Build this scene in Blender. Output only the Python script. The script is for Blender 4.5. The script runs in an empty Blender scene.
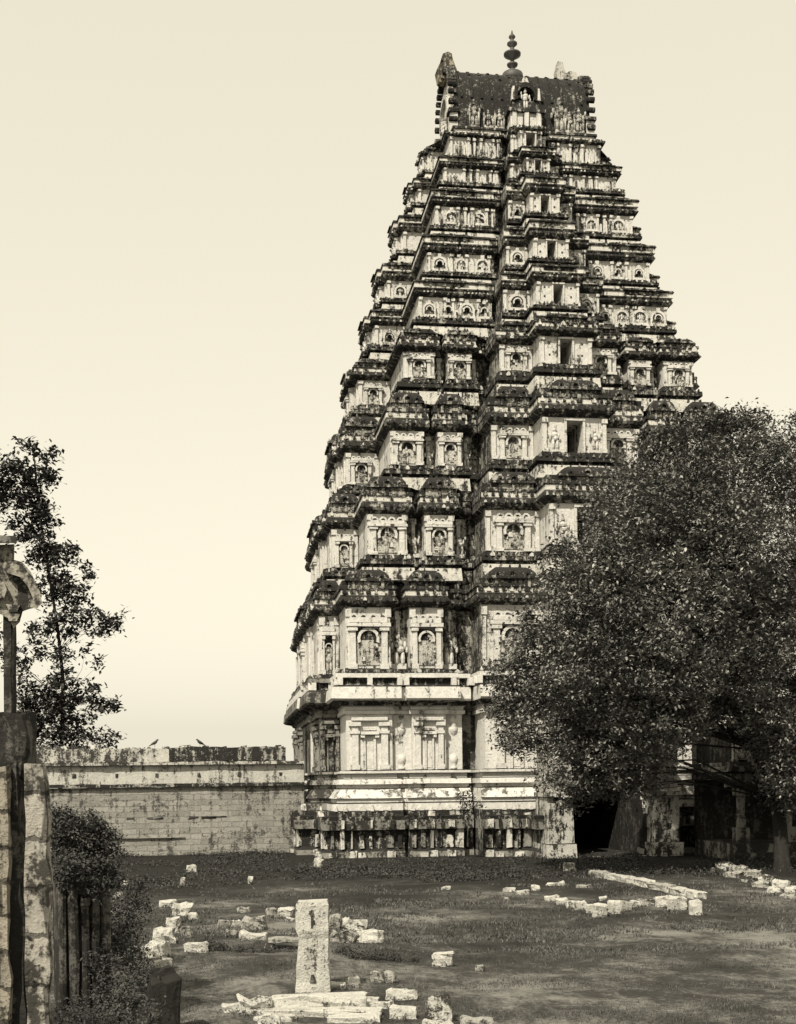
import bpy, math, random
from mathutils import Vector, Matrix, noise
random.seed(11)
R = math.radians
C = bpy.context.scene.collection

# ------------------------------------------------------------------ camera
F, PHI, ROLL = 1270.0, R(8.1), 0.012
CAM = Vector((-19.4, -80.0, 3.7))
FWD = Vector((math.sin(PHI), math.cos(PHI), 0)); RGT = Vector((math.cos(PHI), -math.sin(PHI), 0))
HY = 785.0
cam = bpy.data.objects.new('camera', bpy.data.cameras.new('camera')); C.objects.link(cam)
cam.matrix_world = Matrix.Translation(CAM) @ Matrix.Rotation(-PHI, 4, 'Z') @ Matrix.Rotation(R(90), 4, 'X') @ Matrix.Rotation(-ROLL, 4, 'Z')
cd = cam.data; cd.sensor_fit = 'VERTICAL'; cd.sensor_height = 36; cd.lens = 36*F/1024
cd.shift_y = (HY-512)/1024; cd.clip_start = .1; cd.clip_end = 9000
bpy.context.scene.camera = cam

def tr(x, y):
    dx, dy = x-398, HY-y
    return (dx*math.cos(ROLL)+dy*math.sin(ROLL))/F, (-dx*math.sin(ROLL)+dy*math.cos(ROLL))/F
def at(x, y, d):
    u, v = tr(x, y)
    return CAM + d*(FWD + u*RGT + v*Vector((0, 0, 1)))
def gz(x, y):
    d = (Vector((x, y, 0))-Vector((CAM.x, CAM.y, 0))).dot(FWD)
    z = .32*noise.noise(Vector((x*.13, y*.13, 3)))+.09*noise.noise(Vector((x*.6, y*.6, 7)))
    return z*min(1, max(.25, (60-d)/30))
def gp(x, y):
    u, v = tr(x, y); d = 3.7/(-v)
    for _ in range(4):
        p = at(x, y, d); d = (3.7-gz(p.x, p.y))/(-v)
    return at(x, y, d), d

# ------------------------------------------------------------------ helpers
class MB:
    def __init__(s): s.v = []; s.f = []; s.m = []
    def add(s, vs, fs, m=0):
        b = len(s.v); s.v += [tuple(v) for v in vs]
        s.f += [tuple(i+b for i in f) for f in fs]
        s.m += [m]*len(fs)
    def box(s, x0, x1, y0, y1, z0, z1, m=0, jit=0, top=1.0):
        cx, cy = (x0+x1)/2, (y0+y1)/2
        vs = []
        for z, k in ((z0, 1), (z1, top)):
            for x, y in ((x0, y0), (x1, y0), (x1, y1), (x0, y1)):
                vs.append((cx+(x-cx)*k+random.uniform(-jit, jit), cy+(y-cy)*k+random.uniform(-jit, jit), z+random.uniform(-jit, jit)))
        s.add(vs, [(3, 2, 1, 0), (4, 5, 6, 7), (0, 1, 5, 4), (1, 2, 6, 5), (2, 3, 7, 6), (3, 0, 4, 7)], m)
    def lathe(s, cx, cy, prof, n=12, m=0, ax='z'):
        vs = []; fs = []
        for r, z in prof:
            for k in range(n):
                a = 2*math.pi*k/n
                vs.append((cx+r*math.cos(a), cy+r*math.sin(a), z))
        for j in range(len(prof)-1):
            for k in range(n):
                k2 = (k+1) % n
                fs.append((j*n+k, j*n+k2, (j+1)*n+k2, (j+1)*n+k))
        fs.append(tuple(range(n))[::-1]); fs.append(tuple((len(prof)-1)*n+k for k in range(n)))
        s.add(vs, fs, m)
    def prism(s, pts, fr, m=0):
        # pts: 2-D outline (a,b); fr(a,b,t) -> xyz with t 0/1
        n = len(pts)
        vs = [fr(a, b, 0) for a, b in pts]+[fr(a, b, 1) for a, b in pts]
        s.add(vs, [tuple(range(n))[::-1], tuple(range(n, 2*n))]+[(i, (i+1) % n, n+(i+1) % n, n+i) for i in range(n)], m)
    def tube(s, pts, rad, n=7, m=0):
        vs = []; fs = []
        for i, (p, r) in enumerate(zip(pts, rad)):
            p = Vector(p)
            q = Vector(pts[min(i+1, len(pts)-1)])-Vector(pts[max(i-1, 0)])
            q.normalize()
            a = q.orthogonal().normalized() if i == 0 else (a-a.dot(q)*q).normalized()
            b = q.cross(a)
            for k in range(n):
                t = 2*math.pi*k/n
                rr = r*(1+.12*noise.noise(p*2+Vector((k, 0, 0))))
                vs.append(p+rr*(math.cos(t)*a+math.sin(t)*b))
        for j in range(len(pts)-1):
            for k in range(n):
                k2 = (k+1) % n
                fs.append((j*n+k, j*n+k2, (j+1)*n+k2, (j+1)*n+k))
        fs.append(tuple(range(n))[::-1]); fs.append(tuple((len(pts)-1)*n+k for k in range(n)))
        s.add(vs, fs, m)
    def build(s, name, mats, parent=None, origin=None, smooth=False):
        me = bpy.data.meshes.new(name)
        v = s.v
        if origin is not None: v = [(a-origin[0], b-origin[1], c-origin[2]) for a, b, c in v]
        me.from_pydata(v, [], s.f)
        if not isinstance(mats, (list, tuple)): mats = [mats]
        for m in mats: me.materials.append(m)
        me.polygons.foreach_set('material_index', [min(i, len(mats)-1) for i in s.m])
        if smooth: me.polygons.foreach_set('use_smooth', [True]*len(me.polygons))
        me.update()
        o = bpy.data.objects.new(name, me); C.objects.link(o)
        if parent: o.parent = parent
        if origin is not None: o.location = origin
        return o
def tag(o, label=None, cat=None, group=None, kind=None):
    if label: o['label'] = label
    if cat: o['category'] = cat
    if group: o['group'] = group
    if kind: o['kind'] = kind
    return o
def empty(name, loc=(0, 0, 0)):
    o = bpy.data.objects.new(name, None); C.objects.link(o); o.location = loc; return o

# ------------------------------------------------------------------ materials
def nt(name):
    m = bpy.data.materials.new(name); m.use_nodes = True
    n = m.node_tree; b = n.nodes['Principled BSDF']; return m, n, b
def stone(name, light, dark, bias, up=.5, streak=1.0, fine=1.0, bump=.5, rough=.9, sc=1.0, courses=None, joint=.35):
    """weathered stone: pale body with black lichen patches, rain streaks, crust on ledges"""
    m, n, b = nt(name); N = n.nodes.new; L = n.links.new
    geo = N('ShaderNodeNewGeometry')
    def mapp(s):
        q = N('ShaderNodeMapping'); q.inputs['Scale'].default_value = s; L(geo.outputs['Position'], q.inputs['Vector']); return q.outputs[0]
    def noi(vec, scale, det=4, ro=.6):
        q = N('ShaderNodeTexNoise'); q.inputs['Scale'].default_value = scale; q.inputs['Detail'].default_value = det
        q.inputs['Roughness'].default_value = ro; L(vec, q.inputs['Vector']); return q.outputs['Fac']
    def mth(op, a, c, cl=False):
        q = N('ShaderNodeMath'); q.operation = op; q.use_clamp = cl
        for i, t in enumerate((a, c)):
            if isinstance(t, (int, float)): q.inputs[i].default_value = t
            else: L(t, q.inputs[i])
        return q.outputs[0]
    big = noi(mapp((1, 1, 1)), .45*sc, 5); med = noi(mapp((1, 1, 1)), 2.2*sc, 5, .65); st = noi(mapp((2.2, 2.2, .22)), 1.1*sc, 4); fi = noi(mapp((1, 1, 1)), 9*sc, 3, .7)
    sep = N('ShaderNodeSeparateXYZ'); L(geo.outputs['Normal'], sep.inputs[0])
    upn = mth('MULTIPLY', mth('MAXIMUM', sep.outputs['Z'], 0.0), up)
    s = mth('ADD', mth('MULTIPLY', mth('SUBTRACT', big, .5), 1.5), mth('MULTIPLY', mth('SUBTRACT', med, .5), 1.9))
    s = mth('ADD', s, mth('MULTIPLY', mth('SUBTRACT', st, .5), 1.6*streak))
    s = mth('ADD', mth('ADD', s, upn), bias)
    s = mth('ADD', s, mth('MULTIPLY', mth('SUBTRACT', fi, .5), 1.2*fine))
    mask = mth('MULTIPLY', mth('ADD', s, .12), 3.2, True)
    mix = N('ShaderNodeMix'); mix.data_type = 'RGBA'
    mix.inputs[6].default_value = (*light, 1); mix.inputs[7].default_value = (*dark, 1); L(mask, mix.inputs[0])
    v = N('ShaderNodeMix'); v.data_type = 'RGBA'; v.blend_type = 'MULTIPLY'; v.inputs[0].default_value = 1
    L(mix.outputs[2], v.inputs[6])
    k = mth('ADD', mth('MULTIPLY', fi, .7*fine), mth('ADD', mth('MULTIPLY', med, .6), 1-.35*fine-.3))
    hgt = mth('ADD', mth('MULTIPLY', fi, .6), med)
    if courses:
        br = N('ShaderNodeTexBrick'); cw, ch, ms = courses
        br.inputs['Scale'].default_value = 1; br.inputs['Brick Width'].default_value = cw; br.inputs['Row Height'].default_value = ch
        br.inputs['Mortar Size'].default_value = ms; br.inputs['Mortar Smooth'].default_value = .4
        br.inputs['Color1'].default_value = (1, 1, 1, 1); br.inputs['Color2'].default_value = (.72, .72, .72, 1); br.inputs['Mortar'].default_value = (joint, joint, joint, 1)
        cb = N('ShaderNodeCombineXYZ'); sp = N('ShaderNodeSeparateXYZ')
        wob = mth('MULTIPLY', med, .2)
        L(geo.outputs['Position'], sp.inputs[0])
        L(mth('ADD', sp.outputs['X'], sp.outputs['Y']), cb.inputs[0]); L(mth('ADD', sp.outputs['Z'], wob), cb.inputs[1])
        L(cb.outputs[0], br.inputs['Vector'])
        k2 = N('ShaderNodeMix'); k2.data_type = 'RGBA'; k2.blend_type = 'MULTIPLY'; k2.inputs[0].default_value = 1
        L(v.outputs[2], k2.inputs[6]); L(br.outputs['Color'], k2.inputs[7]); out = k2.outputs[2]
        hgt = mth('SUBTRACT', hgt, mth('MULTIPLY', br.outputs['Fac'], 1.2))
    else: out = v.outputs[2]
    cc = N('ShaderNodeCombineColor'); L(k, cc.inputs[0]); L(k, cc.inputs[1]); L(k, cc.inputs[2]); L(cc.outputs[0], v.inputs[7])
    L(out, b.inputs['Base Color']); b.inputs['Roughness'].default_value = rough
    b.inputs['Specular IOR Level'].default_value = .2
    bp = N('ShaderNodeBump'); bp.inputs['Strength'].default_value = bump; bp.inputs['Distance'].default_value = .06
    L(hgt, bp.inputs['Height']); L(bp.outputs[0], b.inputs['Normal'])
    return m
W1, D1 = (.56, .545, .51), (.028, .027, .024)
M_base = stone('base_granite', (.58, .565, .53), (.09, .086, .077), -.44, up=.55, streak=1.3, fine=1.1, bump=.7)
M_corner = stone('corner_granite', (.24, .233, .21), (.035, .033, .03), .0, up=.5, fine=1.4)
M_wall = stone('tier_plaster', W1, (.05, .048, .042), -.30, up=.5, fine=1.0, sc=1.5, streak=1.5, bump=.8)
M_band = stone('band_plaster', (.54, .525, .48), D1, -.20, up=.25, fine=1.1, streak=1.4, sc=1.7, bump=.8)
M_dark = stone('lichen_crust', (.36, .35, .315), (.024, .023, .021), .27, up=.35, sc=1.7, fine=1.2, streak=1.3, bump=.9)
M_rec = stone('recess_stain_shade', (.36, .35, .31), (.022, .021, .019), .12, up=.4, sc=2, fine=1.5)  # weathered stone with the shade of the recesses put into its colour
M_niche = stone('niche_relief', (.50, .485, .44), D1, -.12, up=.5, fine=1.8, sc=2.5, bump=1)
M_roof = stone('roof_crust', (.34, .33, .29), (.024, .023, .021), .46, up=.1, sc=2.2, fine=1.8, streak=.8, bump=1)
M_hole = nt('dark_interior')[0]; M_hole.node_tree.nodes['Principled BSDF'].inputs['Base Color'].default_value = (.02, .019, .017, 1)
M_plinth = stone('plinth_stone', (.46, .45, .41), (.03, .028, .025), -.05, up=.5, sc=1.6, fine=1.3, bump=.8)
M_masonry = stone('wall_masonry', (.31, .30, .27), (.075, .072, .065), -.18, up=.3, streak=.9, fine=1.3, bump=.9, courses=(1.15, .31, .025), joint=.85, sc=1.6)
M_coping = stone('wall_coping', (.44, .43, .39), (.04, .038, .034), .05, up=.1, fine=1.6, sc=1.4)
M_wband = stone('wall_band', (.45, .44, .40), (.08, .076, .068), -.18, up=.2, fine=1.5, streak=1.4, sc=1.6, bump=.8)
M_rock = stone('block_granite', (.46, .45, .41), (.06, .057, .05), -.22, up=-.1, sc=3.2, fine=1.4, bump=.9)
M_rock2 = stone('dull_granite', (.34, .33, .30), (.05, .048, .042), -.12, up=-.1, sc=3.6, fine=1.5, bump=1)
M_rockd = stone('dull_block', (.17, .165, .15), (.03, .029, .026), .15, up=0, sc=2.5)
M_pier = stone('pier_stone', (.36, .34, .30), (.045, .042, .036), -.12, up=.3, sc=2.5, courses=(.9, .42, .03), joint=.3)
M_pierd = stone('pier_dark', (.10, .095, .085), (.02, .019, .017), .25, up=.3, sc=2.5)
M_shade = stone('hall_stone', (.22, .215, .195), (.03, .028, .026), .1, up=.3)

def leafmat(name, c0, c1, gloss=.45):
    m, n, b = nt(name); N = n.nodes.new; L = n.links.new
    a = N('ShaderNodeNewGeometry'); r = N('ShaderNodeValToRGB')
    tn = N('ShaderNodeTexNoise'); tn.inputs['Scale'].default_value = .55; tn.inputs['Detail'].default_value = 3; L(a.outputs['Position'], tn.inputs['Vector'])
    am = N('ShaderNodeMath'); am.operation = 'MULTIPLY'; mm_ = N('ShaderNodeMapRange'); mm_.inputs['From Min'].default_value = .38; mm_.inputs['From Max'].default_value = .62; mm_.inputs['To Min'].default_value = .2; mm_.inputs['To Max'].default_value = 1.0
    L(tn.outputs['Fac'], mm_.inputs[0]); L(a.outputs['Random Per Island'], am.inputs[0]); L(mm_.outputs[0], am.inputs[1])
    c0 = (c0[0], c0[0]*.975, c0[0]*.9); c1 = (c1[0], c1[0]*.98, c1[0]*.9); r.color_ramp.elements[0].color = (*c0, 1); r.color_ramp.elements[1].color = (*c1, 1)
    L(am.outputs[0], r.inputs[0])
    L(r.outputs[0], b.inputs['Base Color']); b.inputs['Roughness'].default_value = gloss; b.inputs['Specular IOR Level'].default_value = .5
    return m
M_leaf = leafmat('tree_leaf', (.03, .029, .025), (.36, .35, .31))
M_leaf2 = leafmat('thin_tree_leaf', (.030, .029, .024), (.06, .058, .05), .8)
M_shrub = leafmat('shrub_leaf', (.018, .017, .015), (.06, .058, .05), .7)
M_bark = stone('bark', (.045, .043, .038), (.02, .019, .017), .2, sc=3)
M_grass = leafmat('grass_blade', (.04, .038, .032), (.15, .145, .124), .8)
M_metal = nt('old_bronze')[0]; q = M_metal.node_tree.nodes['Principled BSDF']; q.inputs['Base Color'].default_value = (.05, .048, .042, 1); q.inputs['Roughness'].default_value = .6
M_bird = nt('feathers')[0]; M_bird.node_tree.nodes['Principled BSDF'].inputs['Base Color'].default_value = (.02, .019, .018, 1)

# ground material
M_ground, n_, b_ = nt('dry_turf'); N = n_.nodes.new; L = n_.links.new
geo = N('ShaderNodeNewGeometry')
def noi(scale, det, ro, s=(1, 1, 1)):
    q = N('ShaderNodeMapping'); q.inputs['Scale'].default_value = s; L(geo.outputs['Position'], q.inputs[0])
    t = N('ShaderNodeTexNoise'); t.inputs['Scale'].default_value = scale; t.inputs['Detail'].default_value = det; t.inputs['Roughness'].default_value = ro
    L(q.outputs[0], t.inputs['Vector']); return t.outputs['Fac']
na, nb, nc = noi(.22, 6, .7, (.9, .75, 1)), noi(1.6, 6, .78, (1, .7, 1)), noi(14, 3, .7)
def mth2(op, a, c, cl=False):
    q = N('ShaderNodeMath'); q.operation = op; q.use_clamp = cl
    for i, t in enumerate((a, c)):
        if isinstance(t, (int, float)): q.inputs[i].default_value = t
        else: L(t, q.inputs[i])
    return q.outputs[0]
gp_ = N('ShaderNodeSeparateXYZ'); L(geo.outputs['Position'], gp_.inputs[0])
turf_shade = mth2('MULTIPLY', mth2('ADD', mth2('MULTIPLY', mth2('ADD', gp_.outputs['Y'], 38), .08), mth2('MULTIPLY', nb, 1.2), False), .5, True)   # dark turf near the walls, with the shadow at their foot painted in
s_ = mth2('ADD', mth2('SUBTRACT', mth2('MULTIPLY', na, 1.5), mth2('MULTIPLY', turf_shade, .42)), mth2('ADD', mth2('MULTIPLY', nb, .8), mth2('MULTIPLY', nc, .4)))
rp = N('ShaderNodeValToRGB'); L(mth2('MULTIPLY', mth2('SUBTRACT', s_, .28), .5), rp.inputs[0])
e = rp.color_ramp.elements; e[0].position = .40; e[0].color = (.022, .0213, .0195, 1); e[1].position = .63; e[1].color = (.18, .175, .16, 1)
el = rp.color_ramp.elements.new(.52); el.color = (.050, .0485, .044, 1)
L(rp.outputs[0], b_.inputs['Base Color']); b_.inputs['Roughness'].default_value = .95; b_.inputs['Specular IOR Level'].default_value = .1
bp = N('ShaderNodeBump'); bp.inputs['Strength'].default_value = .8; bp.inputs['Distance'].default_value = .08
L(mth2('ADD', nb, mth2('MULTIPLY', nc, .6)), bp.inputs['Height']); L(bp.outputs[0], b_.inputs['Normal'])

# ------------------------------------------------------------------ world, sun, view
SUN_EL, SUN_AZ = 47, 213     # azimuth clockwise from +Y: sun stands front-left of the tower
w = bpy.data.worlds.new('World'); bpy.context.scene.world = w; w.use_nodes = True
n = w.node_tree; N = n.nodes.new; L = n.links.new
sky = N('ShaderNodeTexSky'); sky.sky_type = 'NISHITA'; sky.sun_disc = False
sky.sun_elevation = R(SUN_EL); sky.sun_rotation = R(SUN_AZ); sky.dust_density = 4.0; sky.air_density = 1.2
bw = N('ShaderNodeRGBToBW'); L(sky.outputs[0], bw.inputs[0])
mr = N('ShaderNodeMapRange'); mr.inputs['From Min'].default_value = 1.8; mr.inputs['From Max'].default_value = 4.6
mr.inputs['To Min'].default_value = 6.65; mr.inputs['To Max'].default_value = 9.0; mr.clamp = True; L(bw.outputs[0], mr.inputs[0])
mx = N('ShaderNodeMix'); mx.data_type = 'RGBA'; mx.blend_type = 'MULTIPLY'; mx.inputs[0].default_value = 1
L(mr.outputs[0], mx.inputs[6]); mx.inputs[7].default_value = (1.0, .932, .75, 1)
L(mx.outputs[2], n.nodes['Background'].inputs['Color']); n.nodes['Background'].inputs['Strength'].default_value = .11
sd = bpy.data.lights.new('sun', 'SUN'); so = bpy.data.objects.new('sun', sd); C.objects.link(so)
sd.energy = 4.8; sd.angle = R(.6); sd.color = (1, .93, .79)
az, el_ = R(SUN_AZ), R(SUN_EL)
dirn = Vector((math.sin(az)*math.cos(el_), math.cos(az)*math.cos(el_), math.sin(el_)))
so.rotation_euler = dirn.to_track_quat('Z', 'Y').to_euler(); so.location = (-40, -60, 90)
vs_ = bpy.context.scene.view_settings; vs_.view_transform = 'Standard'; vs_.look = 'None'; vs_.exposure = 0.2; vs_.gamma = 1

# ------------------------------------------------------------------ ground
def axis(a, b, near, far_lo, far_hi):
    v = [far_lo]; x = a
    mid = []
    while x < b: mid.append(x); x += near
    lo = []; s = near; x = a
    while x > far_lo: s *= 1.35; x -= s; lo.append(x)
    hi = []; s = near; x = mid[-1]
    while x < far_hi: s *= 1.35; x += s; hi.append(x)
    return lo[::-1]+mid+hi
xs = axis(-45, 20, .5, -4000, 4000); ys = axis(-84, -16, .5, -4000, 4000)
g = MB(); vsx = []
for y in ys:
    for x in xs: vsx.append((x, y, gz(x, y) if (-60 < x < 35 and -90 < y < 0) else 0))
nx = len(xs)
g.add(vsx, [(j*nx+i, j*nx+i+1, (j+1)*nx+i+1, (j+1)*nx+i) for j in range(len(ys)-1) for i in range(nx-1)])
tag(g.build('ground', M_ground, smooth=True), kind='structure')

# ------------------------------------------------------------------ temple tower
E_SIDE = .45
def es(W): return .15 if W > 13.5 else .25
def dims(W, Yc, Yb, a, c, e):
    k = Yb-Yc; fm = .52+.10*min(1, max(0, (13.5-W)/3))
    rd = .32 if W > 13.75 else (min(.9, .26*k) if W > 10.5 else .03)
    return dict(W=W, Yc=Yc, Ym=Yc+fm*k, Yr=Yc+fm*k-(1.3 if W > 10 else .6), Ys=Yc+(fm+.2)*k, Yb=Yb, a=a, b=c+(.9 if W > 13 else .6 if W > 10.5 else .38), c=c, e=e, q=.52*Yc, rd=rd)
SEG = []
def poly(D, d):
    E_SIDE = es(D['W'])
    """rectilinear stepped plan, offset outward by d; constant vertex order"""
    g_ = (D['b']-D['c'])
    r = min(d, .42*g_); W, Yc, Ym, Yr, Ys, Yb, a, b, c, e_, q = (D[k] for k in ('W', 'Yc', 'Ym', 'Yr', 'Ys', 'Yb', 'a', 'b', 'c', 'e', 'q'))
    cr = min(d, (Ym-Yc)*.9)
    w_ = a-b; rd = D['rd']; m1, m2, m3 = a-.39*w_, a-.56*w_, a-.85*w_; g2 = min(d, .38*.17*w_); g3 = min(d, .7*.15*w_); dr = min(d, .25+.5*d)
    F_ = [(-W-d, -Yc-d), (-a-d, -Yc-d), (-a-d, -Ym-d), (-m1+g2, -Ym-d), (-m1+g2, -Ym+rd-dr), (-m2-g2, -Ym+rd-dr), (-m2-g2, -Ym-d), (-m3+g3, -Ym-d), (-m3+g3, -Ym+rd-dr), (-b+r, -Ym+rd-dr), (-b+r, -Yr-r), (-c-r, -Yr-r), (-c-r, -Ys-d), (-e_-d, -Ys-d), (-e_-d, -Yb-d)]
    F2 = [(-x, y) for x, y in F_[::-1]]
    s1 = [(W+d, -q-d), (W+E_SIDE+d, -q-d), (W+E_SIDE+d, q+d), (W+d, q+d)]
    B_ = [(W+d, Yc+d), (a+d, Yc+d), (a+d, Ym+d), (-a-d, Ym+d), (-a-d, Yc+d), (-W-d, Yc+d)]
    s2 = [(-x, -y) for x, y in s1]
    return F_+F2+s1+B_+s2
# segment types in vertex order
MN = ['main', 'ret', 'notch', 'ret', 'main', 'ret', 'notch']
ST = ['corner', 'ret']+MN+['rr', 'recess', 'rr', 'sub', 'ret', 'door', 'ret', 'sub', 'rr', 'recess', 'rr']+MN[::-1]+['ret', 'corner',
      'side', 'ret', 'side', 'ret', 'side', 'back', 'back', 'back', 'back', 'back', 'side', 'ret', 'side', 'ret', 'side']
def halfpoly(D, d, o=1.9):
    """left half of the gateway base, passage side straight at x=-o"""
    P = poly(D, d)
    L_ = [P[i] for i in range(15)]+[(-o, P[14][1])]+[(-o, -P[2][1])]
    L_ += P[-7:]
    return L_
STH = ['corner', 'ret']+MN+['rr', 'recess', 'rr', 'sub', 'ret', 'door', 'pass', 'back', 'back', 'back', 'side', 'ret', 'side', 'ret', 'side']
def cham(s):  # material index per (segment type, level material)
    return 4 if s == 'recess' else None
def loft(mb, rings, types, skip=None, mirror=False, subdiv=1.1):
    """rings: list of (pts, z, mat). subdivides long runs and roughens the line so edges read as worn"""
    n = len(rings[0][0])
    for j in range(len(rings)-1):
        (p0, z0, _), (p1, z1, m) = rings[j], rings[j+1]
        for i in range(n):
            if skip and skip(j, i): continue
            i2 = (i+1) % n
            a, b = Vector((*p0[i], z0)), Vector((*p0[i2], z0)); c, d = Vector((*p1[i2], z1)), Vector((*p1[i], z1))
            k = max(1, int((b-a).length/subdiv))
            mm = m
            if types[i] in ('recess', 'notch', 'rr') and m in (0, 1, 2, 5) and rings[0][1] > 9: mm = 4  # seams between bays painted darker: their shade as well as weathering
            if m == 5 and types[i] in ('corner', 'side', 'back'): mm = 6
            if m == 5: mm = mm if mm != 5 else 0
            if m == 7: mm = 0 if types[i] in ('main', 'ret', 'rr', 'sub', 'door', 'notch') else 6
            if types[i] == 'pass': mm = 7  # tree shade on the passage walls painted in by using dark stone
            vs = []
            for t in range(k+1):
                for (s0, s1) in ((a, b), (d, c)):
                    v = s0.lerp(s1, t/k)
                    if 0 < t < k:
                        nn = .035*noise.noise(v*1.7); v = v+Vector((nn, nn, .9*nn))
                    vs.append(v)
            fs = [(2*t, 2*t+2, 2*t+3, 2*t+1) for t in range(k)]
            if mirror:
                vs = [(-v.x, v.y, v.z) for v in vs]; fs = [f[::-1] for f in fs]
            mb.add(vs, fs, mm)
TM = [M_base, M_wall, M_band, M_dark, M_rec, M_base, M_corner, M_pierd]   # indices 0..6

# storey table: name, W, Yc, Yb, wall bottom z, wall top z
T = [('S', 13.7, 9.8, 16.6, 9.9, 13.1, 12.6, 5.6, 2.3), ('A', 12.75, 7.5, 15.2, 16.2, 18.4, 11.2, 5.0, 2.0), ('B', 11.6, 4.8, 13.2, 21.6, 23.5, 9.6, 4.2, 1.8),
     ('C', 10.6, 3.0, 11.7, 26.9, 28.4, 8.6, 3.4, 1.5), ('D', 9.45, 2.4, 10.2, 30.8, 32.0, 7.5, 2.85, 1.25), ('E', 8.6, 1.9, 8.9, 33.9, 35.0, 6.8, 2.4, 1.05),
     ('F', 7.5, 1.6, 7.6, 37.1, 38.2, 6.1, 1.95, .9), ('G', 6.5, 1.4, 6.1, 40.2, 41.0, 5.4, 1.5, .75), ('H', 5.7, 1.2, 4.4, 42.3, 43.5, 4.8, 1.1, .7)]
def tdim(t): return dims(t[1], t[2], t[3], t[6], t[7], t[8])
tower = empty('temple_tower'); tag(tower, 'tall stepped temple gateway tower of weathered carved stone with a ridge finial', 'temple tower')

def front_frame(x, y, z, axis_='front'):
    """local (u right, w out, h up) -> world"""
    if axis_ == 'front': return lambda u, o, h: (x+u, y-o, z+h)
    if axis_ == 'left': return lambda u, o, h: (x-o, y-u, z+h)
    return lambda u, o, h: (x+o, y+u, z+h)
def fbox(mb, fr, u0, u1, o0, o1, h0, h1, m=0, jit=.012, top=1):
    vs = []
    uc = (u0+u1)/2
    for h, k in ((h0, 1), (h1, top)):
        for u, o in ((u0, o0), (u1, o0), (u1, o1), (u0, o1)):
            p = fr(uc+(u-uc)*k, o, h); vs.append(tuple(c+random.uniform(-jit, jit) for c in p))
    mb.add(vs, [(0, 1, 2, 3), (7, 6, 5, 4), (4, 5, 1, 0), (5, 6, 2, 1), (6, 7, 3, 2), (7, 4, 0, 3)], m)
def farch(mb, fr, uc, h0, r, th, o0, o1, m=0, n=9, kx=1.0):
    """horseshoe arch ring standing on the wall"""
    P = []
    for k in range(n+1):
        a = math.pi*(1.12-1.24*k/n)
        P.append((math.cos(a), math.sin(a)))
    for k in range(n):
        (c0, s0), (c1, s1) = P[k], P[k+1]
        q = [(uc+kx*r*c0, h0+r*s0), (uc+kx*r*c1, h0+r*s1), (uc+kx*(r-th)*c1, h0+(r-th)*s1), (uc+kx*(r-th)*c0, h0+(r-th)*s0)]
        mb.prism(q, lambda a, b, t: fr(a, o0+(o1-o0)*t, b), m)
def figure(mb, fr, uc, h0, H, o, m=0):
    """small weathered relief figure: hips, torso, head, bent arms"""
    s = H
    def blob(u, h, ru, rh, ro):
        n = 8; vs = []; fs = []
        for j in range(5):
            t = math.pi*(j+.5)/5
            for k in range(n):
                a = 2*math.pi*k/n
                vs.append(fr(uc+u*s+ru*s*math.sin(t)*math.cos(a), o+ro*s*math.sin(t)*math.sin(a)+.04, h0+(h-rh*math.cos(t))*s))
        for j in range(4):
            for k in range(n): fs.append((j*n+k, j*n+(k+1) % n, (j+1)*n+(k+1) % n, (j+1)*n+k))
        fs += [tuple(range(n))[::-1], tuple(4*n+k for k in range(n))]
        mb.add(vs, fs, m)
    lean = random.uniform(-.05, .05)
    blob(-.07, .22, .07, .24, .09); blob(.08+lean, .22, .07, .24, .09); blob(lean, .5, .13, .13, .12); blob(0, .66, .14, .15, .12)
    blob(-.02, .88, .075, .10, .09)
    for sd_ in (-1, 1):
        blob(sd_*.2, .62, .05, .13, .07); blob(sd_*random.uniform(.22, .3), random.choice([.48, .8]), .045, .11, .06)
    blob(-.02, 1.0, .05, .07, .05)

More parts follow.
